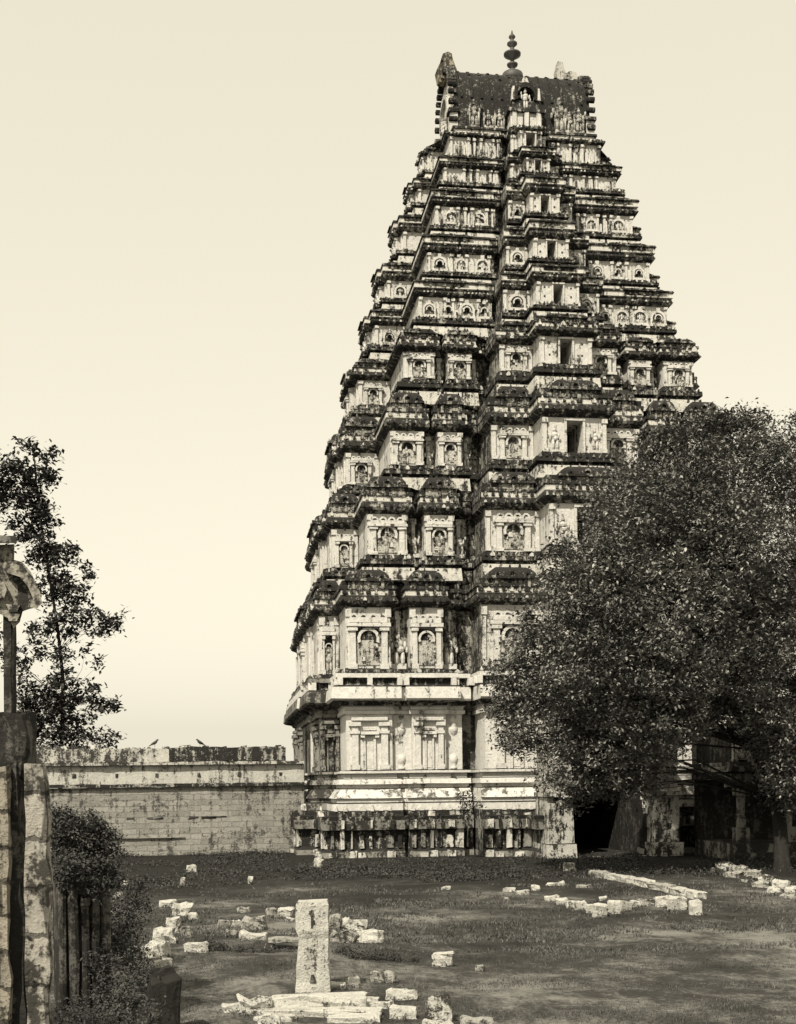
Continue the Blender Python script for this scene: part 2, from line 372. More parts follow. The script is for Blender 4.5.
def niche(parent, fr, wd, h, kind='big', name='niche'):
    mb = MB(); hw = wd/2
    if kind == 'big':
        pw = .16*wd
        fbox(mb, fr, -hw, -hw+pw, 0, .22, .02, .72*h, 0); fbox(mb, fr, hw-pw, hw, 0, .22, .02, .72*h, 0)
        for s_ in (-1, 1):
            fbox(mb, fr, s_*(hw-pw/2)-pw*.8, s_*(hw-pw/2)+pw*.8, 0, .3, .66*h, .73*h, 0)
            fbox(mb, fr, s_*(hw-pw/2)-pw*.75, s_*(hw-pw/2)+pw*.75, 0, .28, -.02*h, .07*h, 0)
        fbox(mb, fr, -hw-.08*wd, hw+.08*wd, 0, .34, .735*h, .80*h, 0); fbox(mb, fr, -hw, hw, 0, .26, .81*h, .9*h, 0)
        for u in (-.38, -.13, .13, .38):
            farch(mb, fr, u*wd, .9*h, .12*wd, .055*wd, 0, .2, 0, n=5)
        fbox(mb, fr, -hw+pw, hw-pw, 0, .05, .50*h, .70*h, 1); fbox(mb, fr, -hw+pw, hw-pw, 0, .05, .05*h, .5*h-.004, 2)  # dark upper panel paints in the shadow under the hood
        farch(mb, fr, 0, .52*h, .30*wd, .08*wd, .05, .2, 0, n=8)
        if random.random() < .75: figure(mb, fr, random.uniform(-.05, .05)*wd, .04*h, random.uniform(.42, .54)*h, .03, 2)
        for _ in range(7):
            u_ = random.uniform(-.3, .3)*wd; h_ = random.uniform(.05, .6)*h; q_ = random.uniform(.03, .07)*wd
            fbox(mb, fr, u_-q_, u_+q_, 0, random.uniform(.08, .15), h_, h_+q_*2.2, random.choice([0, 1, 2]), .02, .6)
    elif kind == 'panel':
        pw = .11*wd
        for s_ in (-1, 1):
            fbox(mb, fr, s_*hw-pw, s_*hw+pw, 0, .2, 0, .86*h, 0)
            fbox(mb, fr, s_*hw-pw*1.8, s_*hw+pw*1.8, 0, .3, .80*h, .87*h, 0); fbox(mb, fr, s_*hw-pw*1.4, s_*hw+pw*1.4, 0, .27, .0, .09*h, 0)
            fbox(mb, fr, s_*hw-pw*1.5, s_*hw+pw*1.5, 0, .25, .66*h, .71*h, 0)
            fbox(mb, fr, s_*.17*wd-.04*wd, s_*.17*wd+.04*wd, 0, .12, .0, .62*h, 0)
            fbox(mb, fr, s_*.24*wd-.07*wd, s_*.24*wd+.07*wd, 0, .26, .585*h, .64*h, 0)
        fbox(mb, fr, -.3*wd, .3*wd, 0, .3, .645*h, .70*h, 0); fbox(mb, fr, -.12*wd, .12*wd, 0, .02, .03*h, .60*h, 0)
        fbox(mb, fr, -.22*wd, .22*wd, 0, .15, .72*h, .76*h, 0)
        fbox(mb, fr, -hw-pw, hw+pw, 0, .24, .9*h, .96*h, 0)
    else:
        kk = random.random(); wd *= random.uniform(.85, 1.15)
        if kk < .7: farch(mb, fr, 0, .42*h, .46*wd, .13*wd, 0, .2, 0, n=9)
        if kk > .25: farch(mb, fr, 0, .42*h, .24*wd, .07*wd, 0, .26, 0, n=6)
        else: figure(mb, fr, 0, .12*h, .6*h, .04, 0)
        for _ in range(5):
            u_ = random.uniform(-.5, .5)*wd; h_ = random.uniform(.1, .75)*h; q_ = random.uniform(.05, .1)*wd; fbox(mb, fr, u_-q_, u_+q_, 0, random.uniform(.08, .2), h_, h_+q_*1.6, random.choice([0, 1, 2]), .02, .6)
        fbox(mb, fr, -.20*wd, .20*wd, 0, .05, random.uniform(.15, .35)*h, .6*h, 1)
        fbox(mb, fr, -.5*wd, .5*wd, -.05, .03, 0, .9*h, 2); fbox(mb, fr, -.48*wd, .48*wd, 0, .24, 0, .13*h, 0); fbox(mb, fr, -.1*wd, .1*wd, 0, .2, .42*h+.44*wd, .42*h+.6*wd, 0)
        for s_ in (-1, 1): fbox(mb, fr, s_*.4*wd-.05*wd, s_*.4*wd+.05*wd, 0, .2, .1*h, .4*h, 0)
    return mb.build(name, [M_wall if kind != 'panel' else M_base, M_dark, M_niche], parent)

def shrine(parent, fr, wd, h, dep=.55):
    """miniature barrel-roofed shrine of the parapet"""
    mb = MB(); hw = wd/2
    fbox(mb, fr, -hw*.92, hw*.92, -.6, dep*.55, 0, .34*h, 1, .02)
    fbox(mb, fr, -hw*1.04, hw*1.04, -.6, dep*.85, .34*h, .44*h, 0, .02)
    n = 8; pts = []
    for k in range(n+1):
        a = math.pi*k/n; pts.append((-.3+(dep*.55+.3)*math.cos(a)*1.0, .44*h+.44*h*math.sin(a)))
    mb.prism(pts, lambda o, hh, t: fr((-hw+wd*t)*(1-.45*((hh-.44*h)/(.44*h))**2), o, hh), 0)
    for u in ([-.3, 0, .3] if wd > 1.6 else [0]):
        farch(mb, fr, u*wd, .5*h, .19*h if u == 0 else .13*h, .08*h, dep*.5, dep*.72, 0, n=6)
    for k in range(max(2, int(wd/.5))):
        u = -hw*.8+wd*.8*k/max(1, int(wd/.5)-1)
        fbox(mb, fr, u-.06, u+.06, -.36, -.24, .86*h, (.98+random.uniform(-.06, .08))*h, 0, .02, .3)
    for u in (-.33, 0, .33): fbox(mb, fr, u*wd-.07, u*wd+.07, dep*.5, dep*.66, .02, .33*h, 1, .02)
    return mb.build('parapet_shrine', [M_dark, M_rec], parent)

def crockets(mb, D, d, z, size, step, m=3, sides=None):
    P = poly(D, d); n = len(P)
    sides = [i for i, t in enumerate(ST) if t not in ('ret', 'rr', 'back', 'recess')]+[len(ST)-4, len(ST)-2]
    for i in sides:
        a, b = Vector(P[i]), Vector(P[(i+1) % n]); Ln = (b-a).length
        if Ln < size: continue
        t = (b-a)/Ln; o = Vector((t.y, -t.x)); k = max(1, int(Ln/step))
        for j in range(k):
            if random.random() < .12: continue
            c = a+t*(Ln*(j+.5)/k)
            if z < 3 and abs(c.x) < 3.4: continue
            s = size*random.uniform(.75, 1.2)
            fr = lambda u, oo, h: (c.x+t.x*u+o.x*oo, c.y+t.y*u+o.y*oo, z+h)
            mm = m if random.random() < .68 else random.choice([1, 2, 4])
            if random.random() < .5:
                pts = [(-.45*s, 0), (.45*s, 0), (.5*s, .4*s), (.28*s, .75*s), (0, s), (-.28*s, .75*s), (-.5*s, .4*s)]
                mb.prism(pts, lambda aa, bb, tt: fr(aa, -.1+.2*tt, bb), mm)
            else:
                fbox(mb, fr, -.3*s, .3*s, -.12, .12, 0, .7*s, mm, .02, .6); fbox(mb, fr, -.14*s, .14*s, -.1, .08, .7*s, 1.05*s, mm, .02, .5)

def pilasters(mb, D, z0, z1, m=1, wd=.2):
    e_, c, b, a, W = D['e'], D['c'], D['b'], D['a'], D['W']
    h = z1-z0
    spots = [(-a, D['Ym'], 1), (-c, D['Ys'], 1), (-e_, D['Ys'], -1), (-e_, D['Yb'], 1), (-W, D['Yc'], 1), (-a, D['Yc'], -1)]
    spots += [(-x, y, -s_) for x, y, s_ in spots]
    w_ = a-b; m1, m2, m3 = a-.39*w_, a-.56*w_, a-.85*w_
    for x, y, s_ in ((-m1, D['Ym'], -1), (-m2, D['Ym'], 1), (-m3, D['Ym'], -1)): spots += [(x, y, s_), (-x, y, -s_)]
    for f in (.475, .925):
        for sx in (-1, 1): spots.append((sx*(a-f*w_), D['Ym']-D['rd'], 0))
    for x, y, s_ in spots:
        x0 = x+s_*(wd*.5+.04)
        fr = front_frame(x0, -y, z0)
        fbox(mb, fr, -wd/2, wd/2, 0, .11, 0, .84*h, m); fbox(mb, fr, -wd*.8, wd*.8, 0, .18, .84*h, .97*h, m); fbox(mb, fr, -wd*.7, wd*.7, 0, .15, 0, .1*h, m)
    for sx in (-1, 1):
        fr0 = 'left' if sx < 0 else 'right'
        for y in [k*D['q']/2 for k in (-1.85, -.65, .65, 1.85)]:
            fr = front_frame(sx*(W+es(W)), y, z0, fr0)
            fbox(mb, fr, -wd/2, wd/2, 0, .11, 0, .84*h, m); fbox(mb, fr, -wd*.8, wd*.8, 0, .18, .84*h, .97*h, m)
        for y in (-D['Yc']+.25, -D['q']-.4, D['Yc']-.25, D['q']+.4):
            fr = front_frame(sx*W, y, z0, fr0)
            fbox(mb, fr, -wd/2, wd/2, 0, .11, 0, .9*h, m)

def doorway(parent, D, z0, z1):
    """real opening in the centre bay wall with a dark chamber behind, a frame and two guardian reliefs"""
    h = z1-z0; hb = D['e']; y = -D['Yb']; dw = .235*h; dh = .9*h
    wall = MB()
    for x0, x1, a, b in ((-hb, -dw, z0, z1), (dw, hb, z0, z1), (-dw, dw, z0+dh, z1)):
        wall.add([(x0, y, a), (x1, y, a), (x1, y, b), (x0, y, b)], [(0, 1, 2, 3)], 1)
    dep = min(2.6, D['Yb']-.5)
    wall.add([(-dw, y, z0), (-dw, y+dep, z0), (-dw, y+dep, z0+dh), (-dw, y, z0+dh), (dw, y, z0), (dw, y+dep, z0), (dw, y+dep, z0+dh), (dw, y, z0+dh)],
             [(0, 3, 2, 1), (4, 5, 6, 7), (0, 1, 5, 4), (3, 7, 6, 2)], 1)
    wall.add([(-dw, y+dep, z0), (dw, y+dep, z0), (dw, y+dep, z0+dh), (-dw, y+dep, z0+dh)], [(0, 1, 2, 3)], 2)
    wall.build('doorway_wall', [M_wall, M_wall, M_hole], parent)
    mb = MB(); fr = front_frame(0, y, z0); t = .07*h
    for s_ in (-1, 1):
        u0, u1 = sorted((s_*(dw+.003), s_*(dw+t)))
        fbox(mb, fr, u0, u1, -.05, .1, 0, dh+t, 0, .004)
        if z0 < 25:
            figure(mb, fr, s_*(dw+hb)/2, .08*h, .62*h, .02, 0); fbox(mb, fr, s_*(dw+hb)/2-.16*h, s_*(dw+hb)/2+.16*h, 0, .1, 0, .07*h, 0)
        else:
            for hq in (.3, .72): fbox(mb, fr, s_*(dw+hb)/2-.05, s_*(dw+hb)/2+.05, 0, .02, hq*h, hq*h+.1, 1, .01)
    fbox(mb, fr, -dw-t, dw+t, -.05, .14, dh+.003, dh+t, 0, .004)
    mb.build('door_frame', [M_wall, M_hole], parent)

# --- lower stone gateway (two masses with the passage between)
Db = dims(13.8, 10.6, 17.2, 12.7, 5.6, 2.3)
prof_b = [(1.45, -.3, 3), (1.45, .28, 6), (1.15, .45, 3), (1.15, 1.35, 3), (1.5, 1.42, 3), (1.55, 1.9, 6), (1.6, 2.1, 3), (.95, 2.12, 3),
          (.95, 2.35, 3), (.85, 2.4, 3), (.85, 2.75, 7), (.6, 2.82, 3), (.6, 3.0, 7), (.72, 3.03, 7), (.35, 3.5, 7), (.28, 3.55, 3), (.28, 3.72, 7),
          (.48, 3.76, 7), (.40, 4.02, 7), (.2, 4.06, 3), (.2, 4.3, 7), (.38, 4.33, 7), (.38, 4.45, 7), (0, 4.5, 3), (0, 7.4, 7), (.15, 7.43, 7), (.15, 7.62, 7), (.08, 7.64, 3), (.08, 7.8, 7),
          (.2, 7.85, 7)]
base = MB()
for mir in (False, True):
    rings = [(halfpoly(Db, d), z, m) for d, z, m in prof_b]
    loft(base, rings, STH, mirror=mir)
# plinth ribs and worn blocks on the terrace edge
P0 = poly(Db, 1.15); P1 = poly(Db, 1.62)
for i in [i for i, t in enumerate(ST) if t not in ('back', 'door', 'recess', 'ret', 'rr')]+[1, len(ST)-2]:
    a, b = Vector(P0[i]), Vector(P0[(i+1) % len(P0)]); Ln = (b-a).length
    if Ln < .3: continue
    t = (b-a)/Ln; o = Vector((t.y, -t.x)); k = int(Ln/.45)
    for j in range(k):
        c = a+t*(Ln*(j+.5)/k)
        if abs(c.x) < 2.6: continue
        s = random.choice([.06, .09, .12, .2])
        fr = lambda u, oo, h: (c.x+t.x*u+o.x*oo, c.y+t.y*u+o.y*oo, h)
        if random.random() < .8: fbox(base, fr, -s, s, 0, random.uniform(.1, .3), .46, random.choice([1.40, 1.40, 1.1]), random.choice([2, 2, 6, 3]), .04)
        if random.random() < .5: fbox(base, fr, -.2, .2, .3, .48, .0, random.uniform(.2, .36), 2, .04)
        if random.random() < .7:
            fbox(base, fr, -s*.8, s*.8, .44, .56, 1.5, 1.93, random.choice([2, 3, 3]), .02)
        if random.random() < .35: fbox(base, fr, -.2, .15, .1, .4, 2.10, 2.1+random.uniform(.1, .3), random.choice([2, 3]), .05, .8)
crockets(base, Db, .9, 2.38, .3, .42, 0)
part = base.build('gateway_base', TM, tower)
# passage ceiling and inner end
pas = MB(); Yb = Db['Yb']
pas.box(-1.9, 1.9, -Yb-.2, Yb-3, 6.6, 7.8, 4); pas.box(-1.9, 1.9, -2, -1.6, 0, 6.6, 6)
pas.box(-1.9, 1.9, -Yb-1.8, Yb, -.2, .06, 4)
pas.build('passage_vault', TM, part)
# jamb piers flanking the passage mouth
for s_ in (-1, 1):
    mb = MB()
    for k, (z0, z1, ww) in enumerate([(.0, .7, .98), (.7, 3.0, .85), (3.0, 3.25, .95), (3.25, 5.4, .82), (5.4, 5.9, 1.0), (5.9, 6.6, .86)]):
        x = s_*(1.98+.72); mb.box(x-.78*ww, x+.78*ww, -Yb-2.3*ww-.1, -Yb+.1, z0, z1, 0, .05)
    for z in (1.0, 2.2, 3.6): 
        fr = front_frame(s_*2.7, -Yb-2.05, z); figure(mb, fr, 0, 0, .9, .0, 0)
    mb.build('jamb_pier', M_plinth, part)
# tall pilastered panels of the base, vase pilasters between
for sx in (-1, 1):
    for f in (.195, .705):
        x = sx*(Db['a']-(Db['a']-Db['b'])*f)
        niche(part, front_frame(x, -Db['Ym'], 4.52), 1.55 if f < .3 else 1.2, 2.85, 'panel', 'pilastered_panel')
    niche(part, front_frame(sx*(Db['c']+Db['e'])/2, -Db['Ys'], 4.52), 1.7, 2.85, 'panel', 'pilastered_panel')
    x = sx*(Db['W']+Db['a'])/2
    niche(part, front_frame(x, -Db['Yc'], 4.52), .8, 2.85, 'panel', 'pilastered_panel').data.materials[0] = M_corner
    for x in (sx*(Db['a']-.475*(Db['a']-Db['b'])), sx*(Db['a']-.925*(Db['a']-Db['b']))):
        y = -Db['Ym']+Db['rd']-.02
        mb = MB(); z = 4.5
        mb.lathe(x, y, [(.34, z), (.36, z+.12), (.2, z+.2), (.36, z+.36), (.42, z+.55), (.34, z+.75), (.12, z+.85), (.15, z+.95), (.13, z+1.7), (.25, z+1.85), (.4, z+2.0), (.44, z+2.2), (.3, z+2.3), (.45, z+2.42), (.45, z+2.6), (.3, z+2.85)], 12)
        mb.v = [(x+(a-x)*.62, y+.12+(b_y-y)*.62, c_) for a, b_y, c_ in mb.v]; mb.build('vase_pilaster', M_base, part, smooth=True)
for y in (-6.0, -2.2, 2.2, 6.0):
    niche(part, front_frame(-(Db['W']+(E_SIDE if abs(y) < 6 else 0)), y if abs(y) < 6 else y*1.5, 4.52, 'left'), 1.3, 2.85, 'panel', 'pilastered_panel').data.materials[0] = M_corner

# --- big stone cornice over the base
corn = MB(); DS = tdim(T[0])
pc = [(.2, 7.85, 7), (.3, 8.0, 3), (.72, 8.1, 3), (.85, 8.2, 7), (.78, 8.8, 7), (.6, 8.9, 3), (.35, 8.92, 3), (.35, 9.28, 3), (.58, 9.3, 7), (.58, 9.52, 7), (.5, 9.56, 3)]
rings = [(poly(Db, d), z, m) for d, z, m in pc]+[(poly(DS, .35), 9.6, 3), (poly(DS, .35), 9.8, 3), (poly(DS, 0), 9.9, 3)]
loft(corn, rings, ST)
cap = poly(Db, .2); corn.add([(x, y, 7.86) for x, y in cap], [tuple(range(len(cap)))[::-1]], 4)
P0 = poly(Db, .35)
for i in [i for i, t in enumerate(ST) if t not in ('back', 'recess')]:
    a, b = Vector(P0[i]), Vector(P0[(i+1) % len(P0)]); Ln = (b-a).length
    if Ln < .25: continue
    t = (b-a)/Ln; o = Vector((t.y, -t.x)); k = max(1, int(Ln/1.3))
    for j in range(k+1):
        c = a+t*(Ln*j/k); fr = lambda u, oo, h: (c.x+t.x*u+o.x*oo, c.y+t.y*u+o.y*oo, h)
        fbox(corn, fr, -.13, .13, -.02, .3, 8.9, 9.31, 0, .015)
crockets(corn, DS, .45, 9.6, .26, .5, 3)
corn.build('stone_cornice', TM, part)

# --- stepped storeys
for ti, (nm, W, Yc, Yb, z0, z1, _a, _c, _e) in enumerate(T):
    D = tdim(T[ti])
    last = ti == len(T)-1
    Dn = tdim(T[ti+1]) if not last else dims(4.7, 2.3, 3.3, 4.3, .9, .6)
    zn = T[ti+1][4] if not last else 44.25
    wm = 7 if nm == 'S' else 1
    wall = MB()
    di = ST.index('door')
    loft(wall, [(poly(D, 0), z0, 1), (poly(D, 0), z0+.12*(z1-z0), 1), (poly(D, 0), z1-.08*(z1-z0), 1), (poly(D, .04), z1, 1)], ST, skip=lambda j, i: i == di and j < 3)
    pilasters(wall, D, z0, z1, 1, .2 if ti < 4 else .14)
    if ti > 5:
        for sx in (-1, 1):
            x = D['b']+.2
            while x < D['a']-.15:
                fr = front_frame(sx*x, -D['Ym'], z0); hh = (z1-z0)*random.uniform(.45, .8); fbox(wall, fr, -.07, .07, 0, random.uniform(.05, .14), .04, hh, random.choice([1, 1, 4]), .02, .7); x += random.uniform(.22, .42)
    st = wall.build('storey', TM, tower)
    doorway(st, D, z0, z1)
    G = zn-z1; K = .25 if ti > 3 else .36
    cm = MB()
    if not last:
        if ti >= 4: fl = [(0.04, 0, 3), (.12, .02, 3), (K, .06, 3), (K+.06, .11, 3), (K-.05, .19, 3), (.26, .235, 3), (.30, .25, 2), (.27, .40, 2), (.36, .41, 3), (.30, .47, 3)]
        else: fl = [(0.04, 0, 3), (.14, .02, 3), (K, .055, 3), (K+.07, .09, 3), (K-.03, .15, 3), (.22, .185, 3), (.26, .20, 2), (.24, .285, 2), (.32, .30, 3), (.30, .36, 3), (.16, .37, 3), (.18, .45, 3)]
        rg = [(poly(D, d), z1+f*G, m) for d, f, m in fl]
        rg += [(poly(Dn, .3), z1+.47*G, 3), (poly(Dn, .28), z1+.52*G, 3), (poly(Dn, .40), z1+.54*G, 2), (poly(Dn, .34), z1+.76*G, 2), (poly(Dn, .2), z1+.775*G, 3), (poly(Dn, .2), z1+.80*G, 3),
               (poly(Dn, .46), z1+.82*G, 3), (poly(Dn, .44), z1+.90*G, 3), (poly(Dn, .16), z1+.93*G, 3), (poly(Dn, .12), z1+.985*G, 3), (poly(Dn, 0), zn, 3)]
    else:
        fl = [(0.04, 0, 3), (.1, .05, 3), (.24, .12, 3), (.27, .25, 3), (.2, .35, 3), (.15, .38, 3)]
        rg = [(poly(D, d), z1+f*G, m) for d, f, m in fl]
        rg += [(poly(Dn, .2), z1+.4*G, 3), (poly(Dn, .2), z1+.78*G, 2), (poly(Dn, .3), z1+.8*G, 3), (poly(Dn, .28), zn, 3)]
    loft(cm, rg, ST)
    if last:
        cap = rg[-1][0]; cm.add([(x, y, zn) for x, y in cap], [tuple(range(len(cap)))], 3)
    sz = .27 if ti < 4 else .16
    crockets(cm, D, K-.1, z1+.22*G, sz, sz*1.5); crockets(cm, D, K+.02, z1+.10*G, sz*.7, sz*1.3)
    if not last:
        crockets(cm, Dn, .40, z1+.89*G, sz*.8, sz*1.3); crockets(cm, Dn, .25, z1+.92*G, sz*.8, sz*1.5, 3)
        crockets(cm, Dn, .38, z1+.46*G, sz*1.1, sz*1.5, 3)
    cm.build('cornice', TM, st)
    # niches
    h = (z1-z0)
    kind = 'big' if ti < 4 else 'kudu'
    wm_ = D['a']-D['b']
    fr_main = {4: (.14, .4, .66, .9), 5: (.18, .5, .82), 6: (.25, .7), 7: (), 8: ()}.get(ti, (.195, .705))
    for sx in (-1, 1):
        for f in fr_main:
            x = sx*(D['a']-wm_*f)
            niche(st, front_frame(x, -D['Ym'], z0), min((.33 if f < .3 else .25)*wm_, .85*h) if ti < 4 else min(.24*wm_, .8*h), h*.92, kind)
        if ti < 7: niche(st, front_frame(sx*(D['c']+D['e'])/2, -D['Ys'], z0), min(.62*(D['c']-D['e']), .85*h), h*.92, kind)
        if ti < 6: niche(st, front_frame(sx*(D['a']*.45+D['W']*.55), -D['Yc'], z0), min(.6*(D['W']-D['a']), .7*h), h*.9, kind)
    niche(st, front_frame(-(W+es(W)), 0, z0, 'left'), min(1.6, .9*h), h*.92, kind)
    for sx in (-1, 1):
        for f in ((.475, .925) if ti < 4 else ()):
            fr = front_frame(sx*(D['a']-wm_*f), -D['Ym']+D['rd']-.16, z0); nf = MB(); figure(nf, fr, 0, .06*h, .55*h, .05, 0); fbox(nf, fr, -.13*h, .13*h, -.1, .12, 0, .09*h, 0); nf.build('relief_figure', M_wall, st)
    # parapet shrines
    if not last:
        zs = z1+.29*G; hs = (.42 if ti < 3 else .34)*G
        for sx in (-1, 1):
            for f in ((.195, .705) if ti < 4 else (.35,)):
                shrine(st, front_frame(sx*(D['a']-wm_*f), -D['Ym'], zs), ((.38 if f < .3 else .30) if ti < 4 else .6)*wm_, hs)
            shrine(st, front_frame(sx*(D['c']+D['e'])/2, -D['Ys'], zs), .8*(D['c']-D['e']), hs)
            shrine(st, front_frame(sx*(D['a']+W)/2, -D['Yc'], zs), 1.0*(W-D['a']), hs)
            shrine(st, front_frame(sx*(W+es(W)), 0, zs, 'left' if sx < 0 else 'right'), 1.2*D['q'], hs)
        shrine(st, front_frame(0, -D['Yb'], zs), 1.5*D['e'], hs*.9)

# --- barrel roof
RL, RD, RZ0, RZ1 = 4.35, 2.5, 44.25, 49.0
def rprof(n=22, k=1.0):
    pts = []
    for i in range(n+1):
        t = i/n; a = math.pi*t
        y = -RD*math.cos(a)*(1+.07*math.sin(a)*math.sin(a)); zz = (RZ1-RZ0)*(abs(math.sin(a))**.62)
        pts.append((y*k, RZ0+zz*k))
    return pts
roof = MB(); Pq = rprof()
nX = 24
for j in range(nX):
    x0 = -RL+2*RL*j/nX; x1 = x0+2*RL/nX
    for i in range(len(Pq)-1):
        (y0, za), (y1, zb) = Pq[i], Pq[i+1]
        vs = []
        for x, y, z in ((x0, y0, za), (x1, y0, za), (x1, y1, zb), (x0, y1, zb)):
            dn = .07*noise.noise(Vector((x*1.8, y*1.8, z*1.8)))
            vs.append((x, y+dn, z+dn))
        roof.add(vs, [(3, 2, 1, 0)] if False else [(0, 1, 2, 3)], 0)
# ribs and ridge crest
for k in range(13):
    x = -RL+.5+k*(2*RL-1)/12
    for i in range(2, 9):
        if random.random() < .2: continue
        (y0, za), (y1, zb) = Pq[i], Pq[i+1]
        fr = lambda u, o, h: (x+u, y0+(y1-y0)*h-o*.8, za+(zb-za)*h+o*.3)
        fbox(roof, fr, -.07, .07, -.02, .09, 0, 1, 0, .02)
for k in range(30):
    x = -RL+.15+k*(2*RL-.3)/29
    if abs(x) < .5: continue
    roof.box(x-.11, x+.11, -.12, .12, RZ1-.06, RZ1+random.uniform(.1, .24), 0, .025, .6)
rb = roof.build('barrel_roof', [M_roof, M_band], tower)
# stucco figures standing against the vault
for x, hh in ((-3.1, 1.6), (-2.2, 1.0), (-1.5, 1.1), (2.35, 2.0), (3.0, 1.2), (3.6, 1.5)):
    mb = MB(); fr = front_frame(x, -RD-.12, RZ0+.3); figure(mb, fr, 0, 0, hh, 0, 0); fbox(mb, fr, -.3, .3, -.2, .2, -.28, .05, 0)
    fbox(mb, fr, -.34, -.24, -.1, .1, 0, hh*.9, 0); fbox(mb, fr, .22, .33, -.1, .1, 0, hh*.7, 0); mb.build('stucco_figure', M_niche, rb, smooth=True)
# gable ends with beaded rim
for sx in (-1, 1):
    mb = MB(); c = rprof(22, .9); x = sx*(RL+.02)
    mb.prism([(y, z+.15) for y, z in c], lambda a, b, t: (x-sx*.12*(1-t), a, b), 0)
    cr = rprof(22, 1.03)
    for (y0, za), (y1, zb) in zip(cr[:-1], cr[1:]):
        ym, zm = (y0+y1)/2, (za+zb)/2
        rr = .17+.03*random.random()
        mb.lathe(0, 0, [(0.01, -.3), (rr, -.25), (rr, .25), (0.01, .3)], 8, 1)
        for q in range(len(mb.v)-32, len(mb.v)):
            vx, vy, vz = mb.v[q]; mb.v[q] = (x+sx*.05+vz, ym+vx, zm+vy)
    for s2 in (-1, 1):
        mb.box(x-.25, x+.25, s2*RD*.9-.3, s2*RD*.9+.3, RZ0-.02, RZ0+1.15, 2, .04)
        mb.box(x-.36, x+.36, s2*RD*.92-.4, s2*RD*.92+.4, RZ0+1.15, RZ0+1.35, 1, .04)
    fr = front_frame(x, 0, RZ0+.2, 'left' if sx < 0 else 'right')
    farch(mb, fr, 0, 1.9, 1.35, .28, 0, .22, 0, 12); fbox(mb, fr, -.55, .55, 0, .04, .1, 1.9, 1); figure(mb, fr, 0, .1, 1.7, .08, 0)
    mb.build('gable_end', [M_band, M_dark, M_wall], rb)
# broken horn heads at the ridge ends
mb = MB()
hp = [(-.75, -.5), (.62, -.5), (.55, .1), (.35, .55), (.2, .95), (.12, 1.35), (-.12, 1.45), (-.45, 1.3), (-.55, .95), (-.38, .8), (-.7, .6), (-.88, .2)]
mb.prism(hp, lambda a, b, t: (-4.15+a, -.32+.64*t+.1*b*0, RZ1+b+(.05 if t else 0)), 0)
mb.box(-4.75, -4.2, -.45, .45, RZ1-.4, RZ1+.55, 0, .08, .8)
mb.build('horned_ridge_head', stone('tan_stucco', (.33, .29, .22), (.045, .042, .036), .1, sc=2), rb)
mb = MB()
hp = [(-.75, -.5), (.9, -.5), (.78, .25), (.6, .5), (.15, .55), (-.1, .42), (-.28, .95), (-.6, 1.0), (-.72, .6), (-.66, .1)]
mb.prism(hp, lambda a, b, t: (3.55+a, -.32+.64*t, RZ1+b*1.35), 0); mb.build('broken_ridge_head', M_niche, rb)
# central dormer on the vault
mb = MB(); fr = front_frame(0, -RD-.5, RZ0)
fbox(mb, fr, -1.0, 1.0, -.8, .45, 0, .9, 0, .03); fbox(mb, fr, -1.2, 1.2, -.8, .65, .9, 1.12, 1, .03); fbox(mb, fr, -.85, .85, -.8, .4, 1.12, 1.7, 1, .03)
fbox(mb, fr, -.22, .22, .44, .47, .05, .75, 2, .0)
for u in (-.85, 0, .85): fbox(mb, fr, u*.9-.13, u*.9+.13, .4, .6, .0, .9, 0, .02)
farch(mb, fr, 0, 1.95, .85, .3, -.4, .5, 1, 10); figure(mb, fr, 0, 1.2, 1.2, .3, 0)
fbox(mb, fr, -.3, .3, -.3, .3, 2.6, 3.2, 0, .05, .4); fbox(mb, fr, -.9, -.7, .2, .5, 1.7, 2.5, 0, .03, .5); fbox(mb, fr, .7, .9, .2, .5, 1.7, 2.4, 0, .03, .5)
mb.build('roof_dormer', [M_wall, M_dark, M_hole], rb)
# finial
mb = MB(); z = RZ1
mb.lathe(0, 0, [(.6, z-.15), (.72, z+.1), (.66, z+.45), (.4, z+.62), (.16, z+.72), (.14, z+.85), (.33, z+1.0), (.36, z+1.1), (.13, z+1.22), (.13, z+1.4), (.55, z+1.68), (.56, z+1.78), (.15, z+2.02),
                (.13, z+2.2), (.33, z+2.38), (.33, z+2.46), (.12, z+2.62), (.12, z+2.74), (.22, z+2.84), (.2, z+2.92), (.08, z+3.05), (.02, z+3.3)], 16)
mb.build('finial', M_metal, rb, smooth=True)

# ------------------------------------------------------------------ enclosure wall left of the tower
ew = empty('enclosure_wall', (-15, -8.5, 0)); tag(ew, 'long grey masonry enclosure wall with pale holed band running into the tower', 'wall')
x0, x1 = -75.0, -14.6
yf, yk = -9.0, -7.4
zt = 5.9
def slab(mb, xa, xb, ya, yb, za, zb, m=0, step=1.0, rough=.05):
    k = max(1, int((xb-xa)/step))
    vs = []
    for i in range(k+1):
        x = xa+(xb-xa)*i/k
        for y, z in ((ya, za), (ya, zb), (yb, zb), (yb, za)):
            v = Vector((x, y, z)); nn = rough*noise.noise(v*1.3)
            vs.append((x, y+nn, z+(nn if z > za else 0)))
    fs = []
    for i in range(k):
        for q in range(4):
            fs.append((4*i+q, 4*i+(q+1) % 4, 4*(i+1)+(q+1) % 4, 4*(i+1)+q))
    fs += [(3, 2, 1, 0), (4*k, 4*k+1, 4*k+2, 4*k+3)]
    mb.add(vs, fs, m)
mb = MB(); slab(mb, x0, x1, yf, yk, -.3, 3.75, 0, rough=.08); slab(mb, x0, x1, yf-.09, yk, 1.15-.04, 1.2, 0) if False else None
